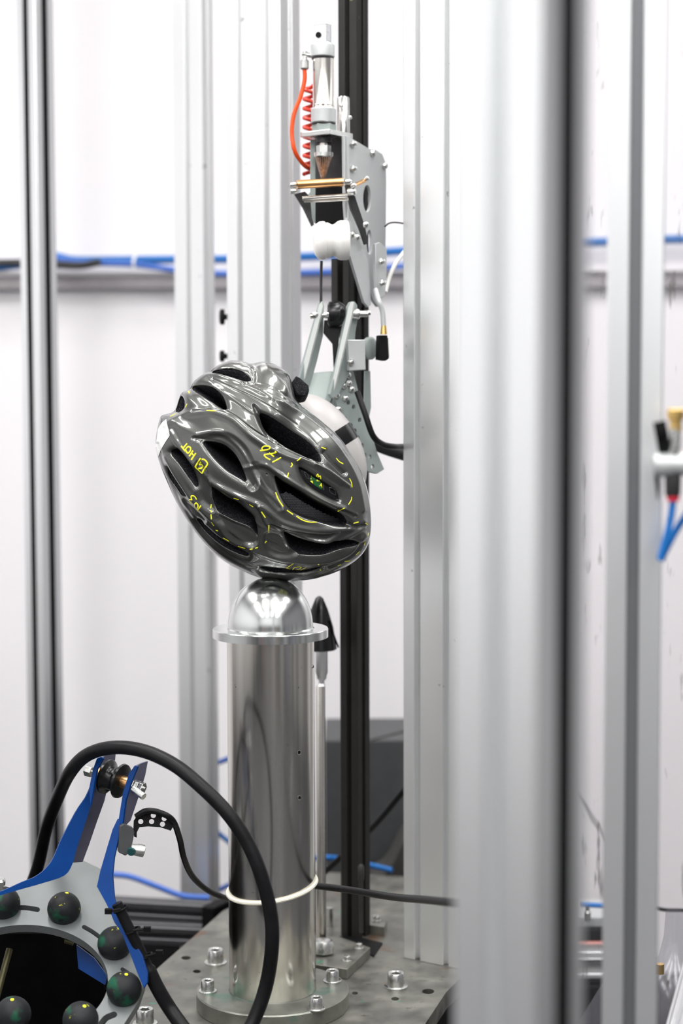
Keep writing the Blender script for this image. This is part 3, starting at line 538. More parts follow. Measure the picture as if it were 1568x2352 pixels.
ob('edge_strip', pplate(nb(), [(838, 852), (850, 852), (852, 935), (846, 965), (836, 950)], P(845, 900, 2.235), V((.3, -1, 0)), .004), M['green'], ar)
# side guide arm, dark, towards the pale post
ob('support_bar', ptube(nb(), [(846, 1000, 2.27), (866, 1022, 2.28), (895, 1035, 2.29), (950, 1052, 2.31)], 15, flat=.9), M['darkgrey'], None, 'short thick dark grey arm reaching from the drilled plate to the pale post', 'bar')
one('sensor_cable', [(820, 900, 2.19), (838, 950, 2.18), (856, 1000, 2.18), (878, 1020, 2.2), (905, 1026, 2.22), (926, 1026, 2.26)], 7, M['rubber'], 'black ribbed cable curving from the drilled plate above the thick dark arm', 'cable')
cn = thing('cable_connector', 'small black connector hanging on a grey wire beside the forked arm', 'connector', P(882, 828, 2.2))
ob('body', pplate(nb(), [(870, 770), (890, 770), (893, 824), (885, 829), (868, 826)], P(880, 800, 2.2), V((.3, -1, 0)), .012), M['black'], cn, bevel=.001)
ob('brass_collar', vlathe(nb(), 881, 2.2, [(748, 6), (768, 8)], 16), M['gold'], cn)
ob('label', pplate(nb(), [(891, 776), (897, 774), (899, 820), (893, 822)], P(894, 800, 2.205), V((.3, -1, 0)), .003), M['sticker'], cn)
one('connector_wire', [(881, 752, 2.2), (878, 715, 2.2), (869, 690, 2.2), (862, 665, 2.21)], 6, M['grey'], 'grey wire rising from the black connector to the side plate', 'wire')
one('thin_wire', [(884, 520, 2.21), (893, 513, 2.22), (908, 511, 2.24), (931, 514, 2.27)], 2, M['darkgrey'], 'thin dark wire arching from the side plate to the pale post', 'wire')
one('pale_tube', [(884, 672, 2.25), (896, 632, 2.28), (912, 600, 2.3), (935, 570, 2.33)], 5, M['white'], 'pale translucent tube slanting up to the pale post by the blue hose', 'tube')
one('steel_wire', [(738, 600, 2.2), (737, 640, 2.2), (737, 700, 2.2)], 3.2, M['darkgrey'], 'thin vertical dark wire running down from the white roller', 'wire')
# ------------------------------------------------------------------ right edge: air valve
av = thing('air_valve', 'blurred grey air valve with a black lever above the two blue hoses', 'valve', P(1530, 1145, 1.42))
Yv = 1.42; sv = sc(Yv)
ob('lever', ptube(nb(), [(1514, 968, Yv - .01), (1520, 1000, Yv - .01), (1526, 1035, Yv)], 15, flat=.6), M['black'], av)
ob('body', lathe(nb(), P(1500, 1068, Yv), (1, -.05, .02), [(0, 20 * sv), (.003, 27 * sv), (.010, 29 * sv), (.018, 24 * sv), (.026, 27 * sv), (.034, 30 * sv)], 24), M['grey'], av)
ob('stem', vlathe(nb(), 1548, Yv, [(985, 14), (1010, 16), (1045, 14)], 20), M['zinc'], av)
ob('fitting', vlathe(nb(), 1552, Yv, [(938, 18), (942, 21), (962, 21), (966, 14), (990, 15)], 8), M['gold'], av, smooth=False)
ob('socket', vlathe(nb(), 1545, Yv, [(1085, 18), (1095, 19), (1135, 18), (1140, 15)], 24), M['darkgrey'], av)
ob('red_collar', vlathe(nb(), 1545, Yv, [(1138, 15), (1150, 15)], 24), M['redring'], av)
ob('hanger', pplate(nb(), [(1503, 1060), (1512, 1060), (1514, 1120), (1510, 1150), (1504, 1100)], P(1508, 1100, Yv + .01), V((0, -1, 0)), .003), M['darkgrey'], av)
one('blue_hose', [(1545, 1148, Yv), (1540, 1190, Yv), (1528, 1240, Yv), (1515, 1285, Yv)], 8.5, M['hoseb'], 'blue hose dropping straight from the red collar of the air valve', 'hose')
one('blue_hose', [(1516, 1288, Yv + .012), (1535, 1250, Yv + .012), (1560, 1205, Yv + .01), (1600, 1150, Yv)], 8.5, M['hoseb'], 'blue hose slanting away from the lower end of the air valve hose', 'hose')
one('wall_wire', [(1150, 1650, 3.4), (1250, 1740, 3.35), (1330, 1835, 3.3), (1360, 1880, 3.3), (1392, 1925, 3.3), (1430, 2010, 3.3), (1450, 2120, 3.3)], 3, M['darkgrey'], 'thin dark wire crossing the gap between the two foreground posts', 'wire')
one('blue_hose', [(1330, 2077, 2.48), (1362, 2079, 2.48), (1400, 2081, 2.48)], 6, M['hoseb'], 'blue hose low down in the gap between the two foreground posts', 'hose')
one('black_cable', [(1400, 2080, 2.5), (1490, 2084, 2.42), (1530, 2090, 2.4), (1600, 2094, 2.4), (1750, 2120, 2.4), (1800, 2200, 2.4)], 4.5, M['rubber'], 'dark cable crossing low beside the clear plastic sheet', 'cable')
# equipment stack seen in the gap
eq = thing('equipment_stack', 'stack of grey machine blocks with bright edges, low in the gap between foreground posts', 'machine', P(1365, 2352, 2.55))
def slab(y0, y1, m, nm, Y=2.5, dx=0, th=.09):
    A = P(1300 + dx, y1, Y); B = P(1440, y0, Y); ob(nm, box(nb(), ((A.x + B.x) / 2, Y + th / 2, (A.z + B.z) / 2), (B.x - A.x, th, abs(B.z - A.z))), m, eq, smooth=False, bevel=.0012)
slab(2106, 2136, M['grey'], 'top_block', 2.52); slab(2137, 2162, M['black'], 'dark_band', 2.5); slab(2162, 2172, M['pink'], 'red_strip', 2.5); slab(2172, 2186, M['black'], 'dark_band', 2.49)
slab(2186, 2204, M['alu_clean'], 'bright_rail', 2.46); slab(2204, 2232, M['cab'], 'grey_block', 2.47); slab(2236, 2248, M['alu_clean'], 'bright_rail', 2.44); slab(2248, 2266, M['cab'], 'grey_block', 2.45); slab(2266, 2420, M['black'], 'base', 2.43)
ob('valve_stub', vlathe(nb(), 1348, 2.5, [(2080, 5), (2092, 6), (2094, 9), (2114, 8)], 12), M['zinc'], eq)
ob('clear_sheet', pplate(nb(), [(1392, 2245), (1372, 2275), (1330, 2345), (1300, 2420), (1430, 2420), (1430, 2245)], P(1370, 2320, 1.9), V((-.3, -1, .3)), .003), M['clear'], None, 'slanting clear plastic sheet low in the gap between the two foreground posts', 'sheet', smooth=False)
cb = thing('clear_container', 'clear rounded plastic container with a bright glint at the lowest corner', 'container', P(1540, 2352, 2.0))
ob('body', lathe(nb(), P(1545, 2400, 2.0), (0, 0, 1), [(0, .05), (.03, .052), (.07, .046), (.09, .034), (.105, .018), (.13, .012), (.16, .010)], 32), M['clear'], cb)
ob('cap', vlathe(nb(), 1515, 1.95, [(2214, 10), (2236, 10)], 20), M['gold'], cb)
ob('tilted_profile', bar(nb(), P(1535, 2420, 1.75), P(1600, 2180, 1.78), .018, .018, 1, 1, 0), M['alu_clean'], None, 'slim silver profile leaning at the lowest corner beside the clear container', 'profile', smooth=False)
# ------------------------------------------------------------------ ball ring
YR = 1.93; tl = math.radians(27)
RO = P(105, 2215, YR); RN = V((0.03, -math.sin(tl), math.cos(tl))).normalized()
rg = thing('ball_ring', 'tilted grey ring plate with blue arms, rubber balls and a pulley, standing beside the column', 'test rig', RO)
outl = [(-60, 2062), (0, 2052), (40, 2044), (100, 2026), (150, 2010), (158, 1985), (172, 1972), (190, 1976), (232, 1996), (226, 2036), (246, 2072), (262, 2118), (300, 2170), (326, 2222), (333, 2256), (318, 2300), (285, 2352), (230, 2400), (100, 2440), (-60, 2440)]
def inring(ang, rx, ry): return (105 - 0 + rx * math.cos(ang), 2228 - ry * math.sin(ang))
hole = []
HC = (58, 2252); 
hole = [(HC[0] + 190 * math.cos(2 * math.pi * k / 72), HC[1] - 128 * math.sin(2 * math.pi * k / 72)) for k in range(72)]
def slot(pts, w):
    p = cr([V((x, y, 0)) for x, y in pts], 4); n = len(p); L = []; Rr = []
    for i, q in enumerate(p):
        t = (p[min(i + 1, n - 1)] - p[max(i - 1, 0)]).normalized(); nn = V((-t.y, t.x, 0)); L.append(q + nn * w); Rr.append(q - nn * w)
    t = (p[-1] - p[-2]).normalized(); nn = V((-t.y, t.x, 0)); e = [p[-1] + (t * math.sin(q) + nn * math.cos(q)) * w for q in (.5, 1.05, 1.57, 2.1, 2.64)]
    t2 = (p[0] - p[1]).normalized(); n2 = V((-t2.y, t2.x, 0)); s = [p[0] + (t2 * math.sin(q) + n2 * math.cos(q)) * w for q in (.5, 1.05, 1.57, 2.1, 2.64)]
    return [(v.x, v.y) for v in L + e + Rr[::-1] + s]
slots = [slot([(40, 2085), (60, 2085), (86, 2089)], 5.5), slot([(193, 2129), (212, 2140), (234, 2156)], 4.8), slot([(281, 2226), (296, 2236)], 4.5), slot([(232, 2352), (244, 2338), (262, 2330)], 7)]
ob('ring_plate', pplate(nb(), outl, RO, RN, .0115, [hole] + slots), M['ring'], rg, ang=30, bevel=.0005)
def sphere(bm, c, r, seg=32, rings=20): return lathe(bm, V(c) - V((0, 0, r)), (0, 0, 1), [(r - r * math.cos(math.pi * i / rings), r * math.sin(math.pi * i / rings)) for i in range(rings + 1)], seg, caps=False)
balls = [(8, 2075, 30, 40, 2042), (147, 2087, 38, 154, 2051), (263, 2167, 40, 274, 2133), (285, 2272, 42, 290, 2238), (185, 2342, 45, 194, 2311), (30, 2330, 40, 28, 2296)]
for i, (x, y, r, yx, yy) in enumerate(balls):
    c0 = RP(x, y, RO, RN); rr = .0195; c = c0 + RN * (rr * .93) - (V((0, 0, 1)) * 0)
    # re-centre so the ball is seen round the given pixel
    d = ray(x, y); t = (c - CAM).dot(d) / d.dot(d); c = CAM + d * t
    b = ob('rubber_ball', sphere(nb(), c, rr), M['ball'], rg); 
    ob('ball_stud', rod(nb(), c - RN * .012, c - RN * ((c - RO).dot(RN) + .002), .005, 12), M['zinc'], rg)
    dd2 = ray(yx, yy); A = dd2.dot(dd2); Bq = 2 * dd2.dot(CAM - c); Cq = (CAM - c).dot(CAM - c) - rr * rr; D = Bq * Bq - 4 * A * Cq
    if D > 0:
        h = CAM + dd2 * ((-Bq - math.sqrt(D)) / (2 * A)); n = (h - c).normalized(); ob('yellow_dot', lathe(nb(), h - n * .0006, n, [(0, .0021), (.0009, .0019)], 16), M['yellow'], b)
# blue arms
def arm(nm, px, Y0, px0, n, m, th=.003, sm=0): return ob(nm, pplate(nb(), px, P(*px0, Y0), n, th, smooth=sm), m, rg, bevel=0 if sm else .0004)
arm('blue_arm', [(-40, 2062), (8, 2045), (50, 2026), (80, 2014), (104, 1996), (122, 1972), (140, 1930), (172, 1868), (196, 1832), (208, 1806), (215, 1800), (214, 1832), (196, 1890), (176, 1950), (166, 1985), (148, 2011), (100, 2028), (40, 2045), (-40, 2068)], 1.95, (140, 1980), V((.5, -1, .25)), M['blue'], sm=3)
arm('blue_arm', [(204, 1812), (213, 1767), (222, 1742), (232, 1738), (237, 1742), (223, 1766), (216, 1800), (208, 1850)], 1.965, (220, 1790), V((-.6, -1, .2)), M['blue'])
arm('arm_inner_face', [(226, 1745), (242, 1734), (266, 1732), (264, 1752), (252, 1790), (240, 1840), (222, 1890), (205, 1940), (190, 1980), (158, 1982), (175, 1945), (196, 1885), (214, 1830)], 1.99, (210, 1880), V((.9, -1, .2)), M['film'])
arm('blue_arm', [(222, 2036), (230, 2000), (246, 1945), (258, 1905), (270, 1880), (275, 1888), (272, 1925), (262, 1970), (258, 2010), (262, 2060), (268, 2085), (300, 2145), (326, 2195), (338, 2232), (338, 2256), (330, 2270), (314, 2232), (300, 2195), (282, 2150), (262, 2116), (244, 2076)], 1.93, (262, 2010), V((-.35, -1, .35)), M['blue'])
arm('blue_arm', [(272, 1882), (282, 1820), (296, 1775), (310, 1758), (316, 1760), (300, 1800), (288, 1840), (280, 1900), (274, 1925)], 1.95, (290, 1830), V((-.6, -1, .2)), M['blue'])
arm('arm_inner_face', [(310, 1760), (326, 1752), (340, 1748), (334, 1780), (322, 1820), (312, 1850), (300, 1885), (280, 1905), (286, 1860), (298, 1800)], 1.97, (310, 1820), V((.9, -1, .2)), M['film'])
# pulley
pa = P(196, 1768, 2.0); pb = P(334, 1812, 1.965); pd = (pb - pa).normalized(); LL = (pb - pa).length; sp = sc(1.98)
at = lambda x: LL * (x - 196) / 138
ob('axle', lathe(nb(), pa, pd, [(0, 4 * sp), (LL, 4 * sp)], 12), M['zinc'], rg)
for x0, x1 in ((226, 247), (278, 300)):
    ob('bronze_bush', lathe(nb(), pa + pd * at(x0), pd, [(0, 15 * sp), (at(x1) - at(x0), 14 * sp)], 24), M['brass'], rg)
w_ = at(282) - at(242)
ob('pulley', lathe(nb(), pa + pd * at(242), pd, [(0, 30 * sp), (.001, 40 * sp), (w_ * .16, 41 * sp), (w_ * .3, 34 * sp), (w_ * .42, 29 * sp), (w_ * .6, 28 * sp), (w_ * .74, 33 * sp), (w_ * .86, 41 * sp), (w_ - .001, 40 * sp), (w_, 30 * sp)], 40), M['blackg'], rg)
for s, l in ((198, .009), (302, .005), (312, .005), (322, .005)): ob('axle_nut', lathe(nb(), pa + pd * at(s), pd, [(0, 14 * sp), (l, 14 * sp)], 6), M['zinc'], rg, smooth=False, bevel=.0005)
ob('lock_lever', rod(nb(), P(306, 1812, 1.95), P(330, 1830, 1.94), 8 * sp, 12), M['zinc'], rg)
# sensor and connector
ob('sensor_box', pplate(nb(), [(275, 1898), (284, 1892), (306, 1902), (309, 1912), (300, 1958), (288, 1966), (272, 1958)], P(290, 1930, 1.94), V((.25, -1, .1)), .012), M['cab'], rg, bevel=.001)
ob('sensor_plug', lathe(nb(), P(300, 1950, 1.93), (1, .2, -.22), [(0, 12 * sp), (.008, 14 * sp), (.015, 14 * sp), (.016, 8 * sp)], 16), M['zinc'], rg)
ob('plug_lens', lathe(nb(), P(302, 1955, 1.922), (-.1, -1, -.2), [(0, 10 * sp), (.003, 9 * sp)], 20), M['teal'], rg)
ob('side_screw', lathe(nb(), P(0, 2052, 1.965), (.1, -.3, 1), [(0, .0035), (.012, .0035), (.0125, .006), (.018, .006), (.02, .004)], 16), M['zinc'], rg)
# drilled black strap
hs = [circ(x, y, 6, 6, 12) for x, y in ((323, 1887), (348, 1887), (373, 1893), (352, 1873), (377, 1880))]
stp = [(306, 1905), (307, 1885), (318, 1868), (330, 1862), (352, 1860), (375, 1866), (402, 1880), (404, 1888), (392, 1908), (368, 1900), (340, 1898), (320, 1900), (314, 1912), (314, 1924), (308, 1922)]
ob('drilled_strap', pplate(nb(), stp, P(350, 1885, 1.97), V((.1, -1, .3)), .002, hs), M['black'], None, 'short curved black strap with round holes beside the grey sensor box', 'strap', ang=30)
one('black_cable', [(312, 1876, 1.965), (335, 1863, 1.965), (365, 1866, 1.965), (396, 1884, 1.97), (412, 1925, 2.0), (422, 1970, 2.02), (440, 2010, 2.06), (470, 2040, 2.1), (505, 2058, 2.14), (545, 2068, 2.2), (620, 2070, 2.26)], 7, M['rubber'], 'thin black cable dropping from the drilled strap towards the back of the column', 'cable')
# big hose
bh = [(40, 2130, 2.2), (66, 2050, 2.19), (88, 1985, 2.16), (106, 1905, 2.11), (130, 1838, 2.05), (160, 1775, 1.98), (200, 1734, 1.96), (260, 1717, 1.94), (330, 1725, 1.92), (400, 1757, 1.9), (460, 1805, 1.88), (520, 1865, 1.87), (565, 1930, 1.865), (598, 2005, 1.86), (620, 2090, 1.86), (625, 2160, 1.86), (617, 2235, 1.87), (600, 2300, 1.87), (572, 2365, 1.86), (540, 2420, 1.84)]
ob('rubber_hose', tube(nb(), [P(*p) for p in bh], 16.5 * sc(1.9), seg=24, smooth=10), M['rubber'], None, 'thick black rubber hose looping over the pulley and down in front of the column', 'hose', ang=60)
fc = [(268, 2075, 1.9), (290, 2120, 1.9), (315, 2170, 1.9), (338, 2220, 1.9), (362, 2270, 1.9), (392, 2320, 1.9), (430, 2372, 1.88), (480, 2430, 1.85)]
ob('flat_cable', tube(nb(), [P(*p) for p in fc], [13 * sc(1.9)] * 25 + [17 * sc(1.9)] * 99, seg=16, smooth=8), M['rubber'], None, 'black sheathed cable tied along the blue arm and running over the base plate', 'cable', ang=60)
for x, y, lb, q in ((277, 2088, 'topmost', (249, 2093)), (305, 2137, 'middle', (338, 2134)), (334, 2197, 'lowest', (366, 2188))):
    t_ = thing('zip_tie', f'black zip tie around the sheathed cable on the blue arm, {lb} of three', 'cable tie', P(x, y, 1.89), 'zip ties on the blue arm')
    c = P(x, y, 1.9); ax2 = (P(x + 20, y + 42, 1.9) - c).normalized(); x1, y1, _ = frame(ax2)
    ob('band', tube(nb(), [c + (x1 * math.cos(a) + y1 * math.sin(a)) * 17 * sc(1.9) for a in [2 * math.pi * k / 24 for k in range(25)]], .0013, seg=8, smooth=0), M['black'], t_)
    ob('head', box(nb(), P(q[0], q[1], 1.885), (.008, .005, .006), 0), M['black'], t_, smooth=False, bevel=.0005)
    ob('tail', rod(nb(), P(x, y, 1.885), P(q[0], q[1], 1.885), .0014, 8), M['black'], t_)
ob('dark_backing', box(nb(), (P(240, 2200, 2.22).x - .2, 2.225, -.072), (.4, .03, .234)), M['bed'], rg, smooth=False)  # black backing added behind the ring opening to keep it dark
# dark gear deep inside the ring
gr = thing('lower_bracket', 'dim blue bracket and bronze bush inside the opening of the ball ring', 'bracket', P(150, 2200, 2.05))
ob('bracket', pplate(nb(), [(175, 2170), (215, 2200), (245, 2240), (240, 2262), (180, 2225)], P(200, 2210, 2.0), V((-.3, -1, .3)), .003), M['blue'], gr)
ob('bush', lathe(nb(), P(150, 2160, 2.0), (1, -.2, -.2), [(0, .004), (.01, .004)], 12), M['olive'], gr)
ob('support_leg', rod(nb(), P(22, 2180, 2.02), P(-10, 2300, 1.98), .004, 12), M['olive'], gr)
# ------------------------------------------------------------------ bicycle helmet
Zp = lambda x, y: (340 + x / 2.904, 800 + y / 2.904)
hz = lambda L: [Zp(x, y) for x, y in L]
def cr2(pts, n=6, closed=True): return np.array([(v.x, v.y) for v in cr([V((x, y, 0)) for x, y in pts], n, closed)])
OUT = [(75, 480), (90, 448), (150, 430), (182, 408), (205, 340), (228, 292), (275, 275), (305, 222), (370, 172), (412, 155), (470, 110), (540, 84), (600, 80), (685, 100), (760, 88), (840, 105), (920, 152), (948, 190), (965, 260), (990, 345), (1050, 400), (1130, 460), (1230, 545), (1300, 620), (1350, 700), (1400, 780), (1440, 870), (1472, 990), (1488, 1130), (1482, 1250), (1450, 1340), (1390, 1410), (1300, 1470), (1180, 1520), (1050, 1548), (950, 1554), (850, 1549), (740, 1530), (640, 1490), (540, 1440), (430, 1360), (340, 1260), (260, 1150), (190, 1030), (130, 900), (85, 790), (58, 700), (50, 620), (60, 540)]
VENTS = [
    [(422, 152), (480, 126), (560, 120), (630, 140), (672, 180), (685, 203), (640, 204), (560, 182), (480, 162)],
    [(286, 262), (330, 236), (400, 244), (455, 275), (498, 330), (516, 398), (478, 388), (420, 350), (350, 308)],
    [(180, 414), (192, 370), (214, 318), (226, 345), (226, 385), (208, 408)],
    [(744, 430), (800, 444), (880, 488), (960, 540), (1050, 598), (1110, 650), (1150, 705), (1158, 748), (1110, 740), (1020, 702), (920, 652), (850, 602), (800, 562), (764, 510)],
    [(846, 856), (900, 888), (1010, 950), (1100, 1008), (1220, 1070), (1290, 1102), (1325, 1142), (1332, 1186), (1230, 1182), (1120, 1156), (1010, 1120), (940, 1070), (880, 980)],
    [(362, 622), (430, 618), (500, 640), (560, 690), (600, 750), (632, 830), (648, 888), (610, 872), (540, 830), (470, 770), (410, 700)],
    [(412, 930), (460, 955), (520, 998), (590, 1030), (650, 1080), (700, 1130), (722, 1200), (722, 1262), (676, 1205), (600, 1172), (530, 1140), (475, 1108), (436, 1062), (416, 1000)],
    [(140, 700), (180, 672), (228, 706), (272, 770), (300, 835), (312, 930), (268, 880), (205, 790)],
    [(108, 790), (138, 828), (185, 895), (238, 985), (205, 985), (152, 920), (116, 850)],
    [(908, 1240), (960, 1262), (1060, 1292), (1180, 1312), (1260, 1290), (1350, 1290), (1412, 1300), (1370, 1326), (1280, 1350), (1180, 1385), (1080, 1390), (990, 1378), (940, 1330)],
    [(300, 1150), (370, 1190), (450, 1260), (560, 1328), (660, 1378), (640, 1398), (540, 1362), (430, 1300), (345, 1225)],
    [(745, 1480), (860, 1492), (1000, 1502), (1100, 1492), (1170, 1478), (1060, 1510), (930, 1516), (820, 1508)]]
SLOT = [(1014, 794), (1060, 808), (1150, 866), (1240, 925), (1278, 962), (1284, 1018), (1200, 988), (1100, 930), (1045, 876)]
RIDGES = [([(300, 215), (420, 172), (560, 205), (720, 275), (900, 365), (1050, 455), (1200, 585), (1320, 740), (1400, 900), (1440, 1080)], .0026, 20),
    ([(420, 250), (560, 330), (700, 430), (860, 520), (1040, 640), (1130, 780), (1290, 900)], .0014, 12),
    ([(120, 510), (260, 440), (420, 420), (560, 470), (700, 590), (860, 690), (1000, 745)], .0030, 26),
    ([(150, 560), (240, 700), (330, 800), (430, 900), (600, 990), (760, 1060), (900, 1165), (1100, 1215), (1320, 1205), (1440, 1165)], .0034, 24),
    ([(330, 585), (470, 565), (590, 640), (670, 760), (740, 900), (840, 1000), (900, 1080)], .0026, 18),
    ([(120, 725), (180, 850), (270, 980), (400, 1120), (480, 1185), (620, 1290), (760, 1375), (960, 1425), (1150, 1430), (1340, 1370), (1450, 1250)], .0030, 20),
    ([(640, 800), (760, 780), (860, 830), (1000, 920), (1150, 1010), (1290, 1070), (1380, 1110)], .0022, 16),
    ([(1120, 775), (1200, 815), (1300, 890), (1340, 920)], .0026, 12),
    ([(740, 1060), (800, 1180), (880, 1225), (1050, 1270), (1210, 1305), (1330, 1260), (1440, 1200)], .0026, 14),
    ([(880, 1230), (740, 1180), (640, 1090)], .0012, 10),
    ([(630, 90), (690, 150), (700, 210)], .0025, 26), ([(780, 100), (860, 190), (940, 290)], .0014, 26)]
GROOVES = [([(430, 205), (560, 262), (720, 335), (880, 430), (1020, 530), (1130, 640)], .0011, 6), ([(300, 420), (460, 410), (560, 440), (700, 545), (860, 640), (1000, 705), (1100, 745)], .0012, 7),
    ([(60, 640), (110, 830), (200, 1020), (330, 1210), (480, 1350), (680, 1450), (900, 1490), (1150, 1475), (1330, 1400), (1440, 1300)], .0022, 12),
    ([(720, 235), (820, 262), (940, 330), (1060, 430), (1220, 570)], .0009, 9), ([(1180, 690), (1240, 760), (1310, 830)], .004, 16), ([(1280, 1080), (1330, 1095), (1380, 1118)], .003, 10),
    ([(1340, 1180), (1390, 1190), (1430, 1180)], .004, 16), ([(700, 160), (700, 220), (650, 230)], .003, 14)]
SCOOPS = [([(300, 600), (430, 568), (540, 580), (640, 660), (700, 780), (730, 900), (690, 940), (640, 860), (600, 760), (540, 680), (450, 630)], .0045, 22),
    ([(460, 1125), (560, 1165), (680, 1215), (725, 1280), (700, 1318), (600, 1300), (520, 1240)], .0050, 18), ([(820, 1180), (960, 1225), (1180, 1250), (1270, 1225), (1200, 1285), (1000, 1270), (880, 1235)], .0035, 14),
    ([(700, 780), (800, 800), (850, 860), (870, 980), (880, 1070), (800, 980), (740, 880)], .0040, 26), ([(700, 380), (745, 420), (800, 540), (860, 620), (800, 600), (740, 500)], .0035, 14),
    ([(780, 1240), (870, 1235), (930, 1330), (990, 1385), (860, 1385), (780, 1330)], .0035, 16), ([(330, 760), (400, 860), (410, 1000), (430, 1090), (350, 1020), (310, 900)], .0045, 18), ([(230, 1010), (300, 1060), (380, 1150), (330, 1170), (260, 1100)], .003, 16),
    ([(1000, 770), (1060, 760), (1180, 830), (1310, 920), (1330, 1030), (1290, 1050), (1150, 985), (1040, 900)], .0022, 22)]
def segd(P_, A, B):
    d = B - A; L = (d ** 2).sum(-1) + 1e-12; t = np.clip(((P_[:, None, :] - A) * d).sum(-1) / L, 0, 1); q = A + t[..., None] * d
    D = ((P_[:, None, :] - q) ** 2).sum(-1); k = D.argmin(1); i = np.arange(len(P_)); return np.sqrt(D[i, k]), q[i, k]
def chunk(fn, P_, *a):
    r = [fn(P_[i:i + 20000], *a) for i in range(0, len(P_), 20000)]; return [np.concatenate([q[j] for q in r]) for j in range(len(r[0]))]
def sdf(P_, poly):
    A = poly; B = np.roll(poly, -1, 0); lo = poly.min(0) - 90; hi = poly.max(0) + 90
    D = np.full(len(P_), 999.0); Q = P_.copy(); m = ((P_ > lo) & (P_ < hi)).all(1)
    if not m.any(): return D, Q
    X = P_[m]; d, q = chunk(segd, X, A, B)
    ins = np.zeros(len(X), bool)
    for a, b in zip(A, B):
        c = ((a[1] > X[:, 1]) != (b[1] > X[:, 1])); xi = a[0] + (X[:, 1] - a[1]) * (b[0] - a[0]) / (b[1] - a[1] + 1e-12); ins ^= c & (X[:, 0] < xi)
    D[m] = np.where(ins, -d, d); Q[m] = q; return D, Q
def linedist(P_, line):
    l = cr2(line, 6, False); return chunk(segd, P_, l[:-1], l[1:])[0]
vpoly = [cr2(v) for v in VENTS]; spoly = cr2(SLOT, 4)
def vent_sdf(P_):
    D = np.full(len(P_), 999.0); Q = P_.copy()
    for v in vpoly + [spoly]:
        d, q = sdf(P_, v); m = d < D; D[m] = d[m]; Q[m] = q[m]
    return D, Q
sst = lambda x: np.clip(x, 0, 1) ** 2 * (3 - 2 * np.clip(x, 0, 1))
def relief(P_, D):
    r = -.0036 * np.exp(-np.maximum(D, 0) / 12.0)
    for l, a, s in RIDGES: r += .72 * a * np.exp(-(linedist(P_, l) / (s * .9)) ** 2)
    for l, a, s in GROOVES: r -= a * np.exp(-(linedist(P_, l) / s) ** 2)
    for pl, a, s in SCOOPS: r -= a * sst(.5 - sdf(P_, cr2(pl))[0] / (2 * s))
    return r
YH = 2.085; HF = .088; HB = .085; CEN = np.array((790.0, 840.0)); PE = .92
NT, NR = 960, 380
outp = cr2(OUT, 10); dv = outp - CEN; oa = np.arctan2(dv[:, 1], dv[:, 0]); orr = np.hypot(dv[:, 0], dv[:, 1]); k = np.argsort(oa); oa = oa[k]; orr = orr[k]
def Rout(th): return np.interp(th, oa, orr, period=2 * math.pi)
ths = np.linspace(-math.pi, math.pi, NT, endpoint=False)
Ra = Rout(ths); ker = np.exp(-(np.arange(-60, 61) / 26.0) ** 2); ker /= ker.sum(); Rs = np.convolve(np.concatenate([Ra[-60:], Ra, Ra[:60]]), ker, 'valid')
def grid(tmax, nr):
    t = np.linspace(0.004, tmax, nr); T, TH = np.meshgrid(t, ths, indexing='ij'); g = np.abs(np.sin(T)) ** PE
    b = np.clip(g, 0, 1) ** 5; b = np.where(T > math.pi / 2, 1, b); R_ = Rs[None, :] * (1 - b) + Ra[None, :] * b
    rho = g * R_; X = CEN[0] + rho * np.cos(TH); Y = CEN[1] + rho * np.sin(TH); c = np.cos(T); Wd = np.where(c >= 0, HF * np.abs(c) ** PE, -HB * np.abs(c) ** PE)
    return X, Y, Wd, T
cam_ = np.array(CAM); fA, rA, uA = np.array(f_), np.array(r_), np.array(u_)
def world(X, Y, Wd):
    px = 340 + X / 2.904; py = 800 + Y / 2.904
    d = fA + rA * ((px - 784) / F)[..., None] - uA * ((py - 1176) / F)[..., None]
    return cam_ + d * ((YH - Wd) / d[..., 1])[..., None]
def normals(Pn):
    du = np.gradient(Pn, axis=0); dv_ = (np.roll(Pn, -1, 1) - np.roll(Pn, 1, 1)); n = np.cross(du, dv_); n /= np.linalg.norm(n, axis=-1, keepdims=True) + 1e-12
    if (n[40, 0] * (cam_ - Pn[40, 0])).sum() < 0: n = -n
    return n
def mesh_np(name, co, faces, m, parent, label=None, mids=None):
    me = bpy.data.meshes.new(name); me.vertices.add(len(co)); me.vertices.foreach_set('co', co.astype('f').ravel())
    me.loops.add(faces.size); me.loops.foreach_set('vertex_index', faces.ravel().astype('i')); me.polygons.add(len(faces)); me.polygons.foreach_set('loop_start', (np.arange(len(faces)) * 4).astype('i'))
    me.polygons.foreach_set('use_smooth', np.ones(len(faces), bool)); me.materials.append(m); me.update(calc_edges=True); me.validate()
    o = bpy.data.objects.new(name, me); C.objects.link(o); org = np.array(Wp[parent]); c2 = co - org; me.vertices.foreach_set('co', c2.astype('f').ravel()); me.update(); o.parent = parent; Wp[o] = Wp[parent]
    if label: o['label'] = label
    return o
def quads(nr, nt):
    i = np.arange(nr - 1)[:, None] * nt; j = np.arange(nt)[None, :]; j2 = (j + 1) % nt; return np.stack([i + j, i + j2, i + nt + j2, i + nt + j], -1).reshape(-1, 4)
helm = thing('bicycle_helmet', 'glossy gunmetal grey bicycle helmet with yellow marker writing balanced on the steel dome', 'helmet', P(626, 1334, 2.07))
X, Y, Wd, T = grid(math.pi / 2 * 1.45, NR)
pts = np.stack([X.ravel(), Y.ravel()], 1); front = (T.ravel() < math.pi / 2 * .985)
D, Q = vent_sdf(pts); D = np.where(front, D, 999.0)
hr = np.hypot(X - CEN[0], Y - CEN[1]).ravel(); cell = np.minimum(np.maximum(hr * 2 * math.pi / NT, 1.5), 7.0) * .56
D_g = D.reshape(X.shape); sn = np.zeros(X.shape, bool)
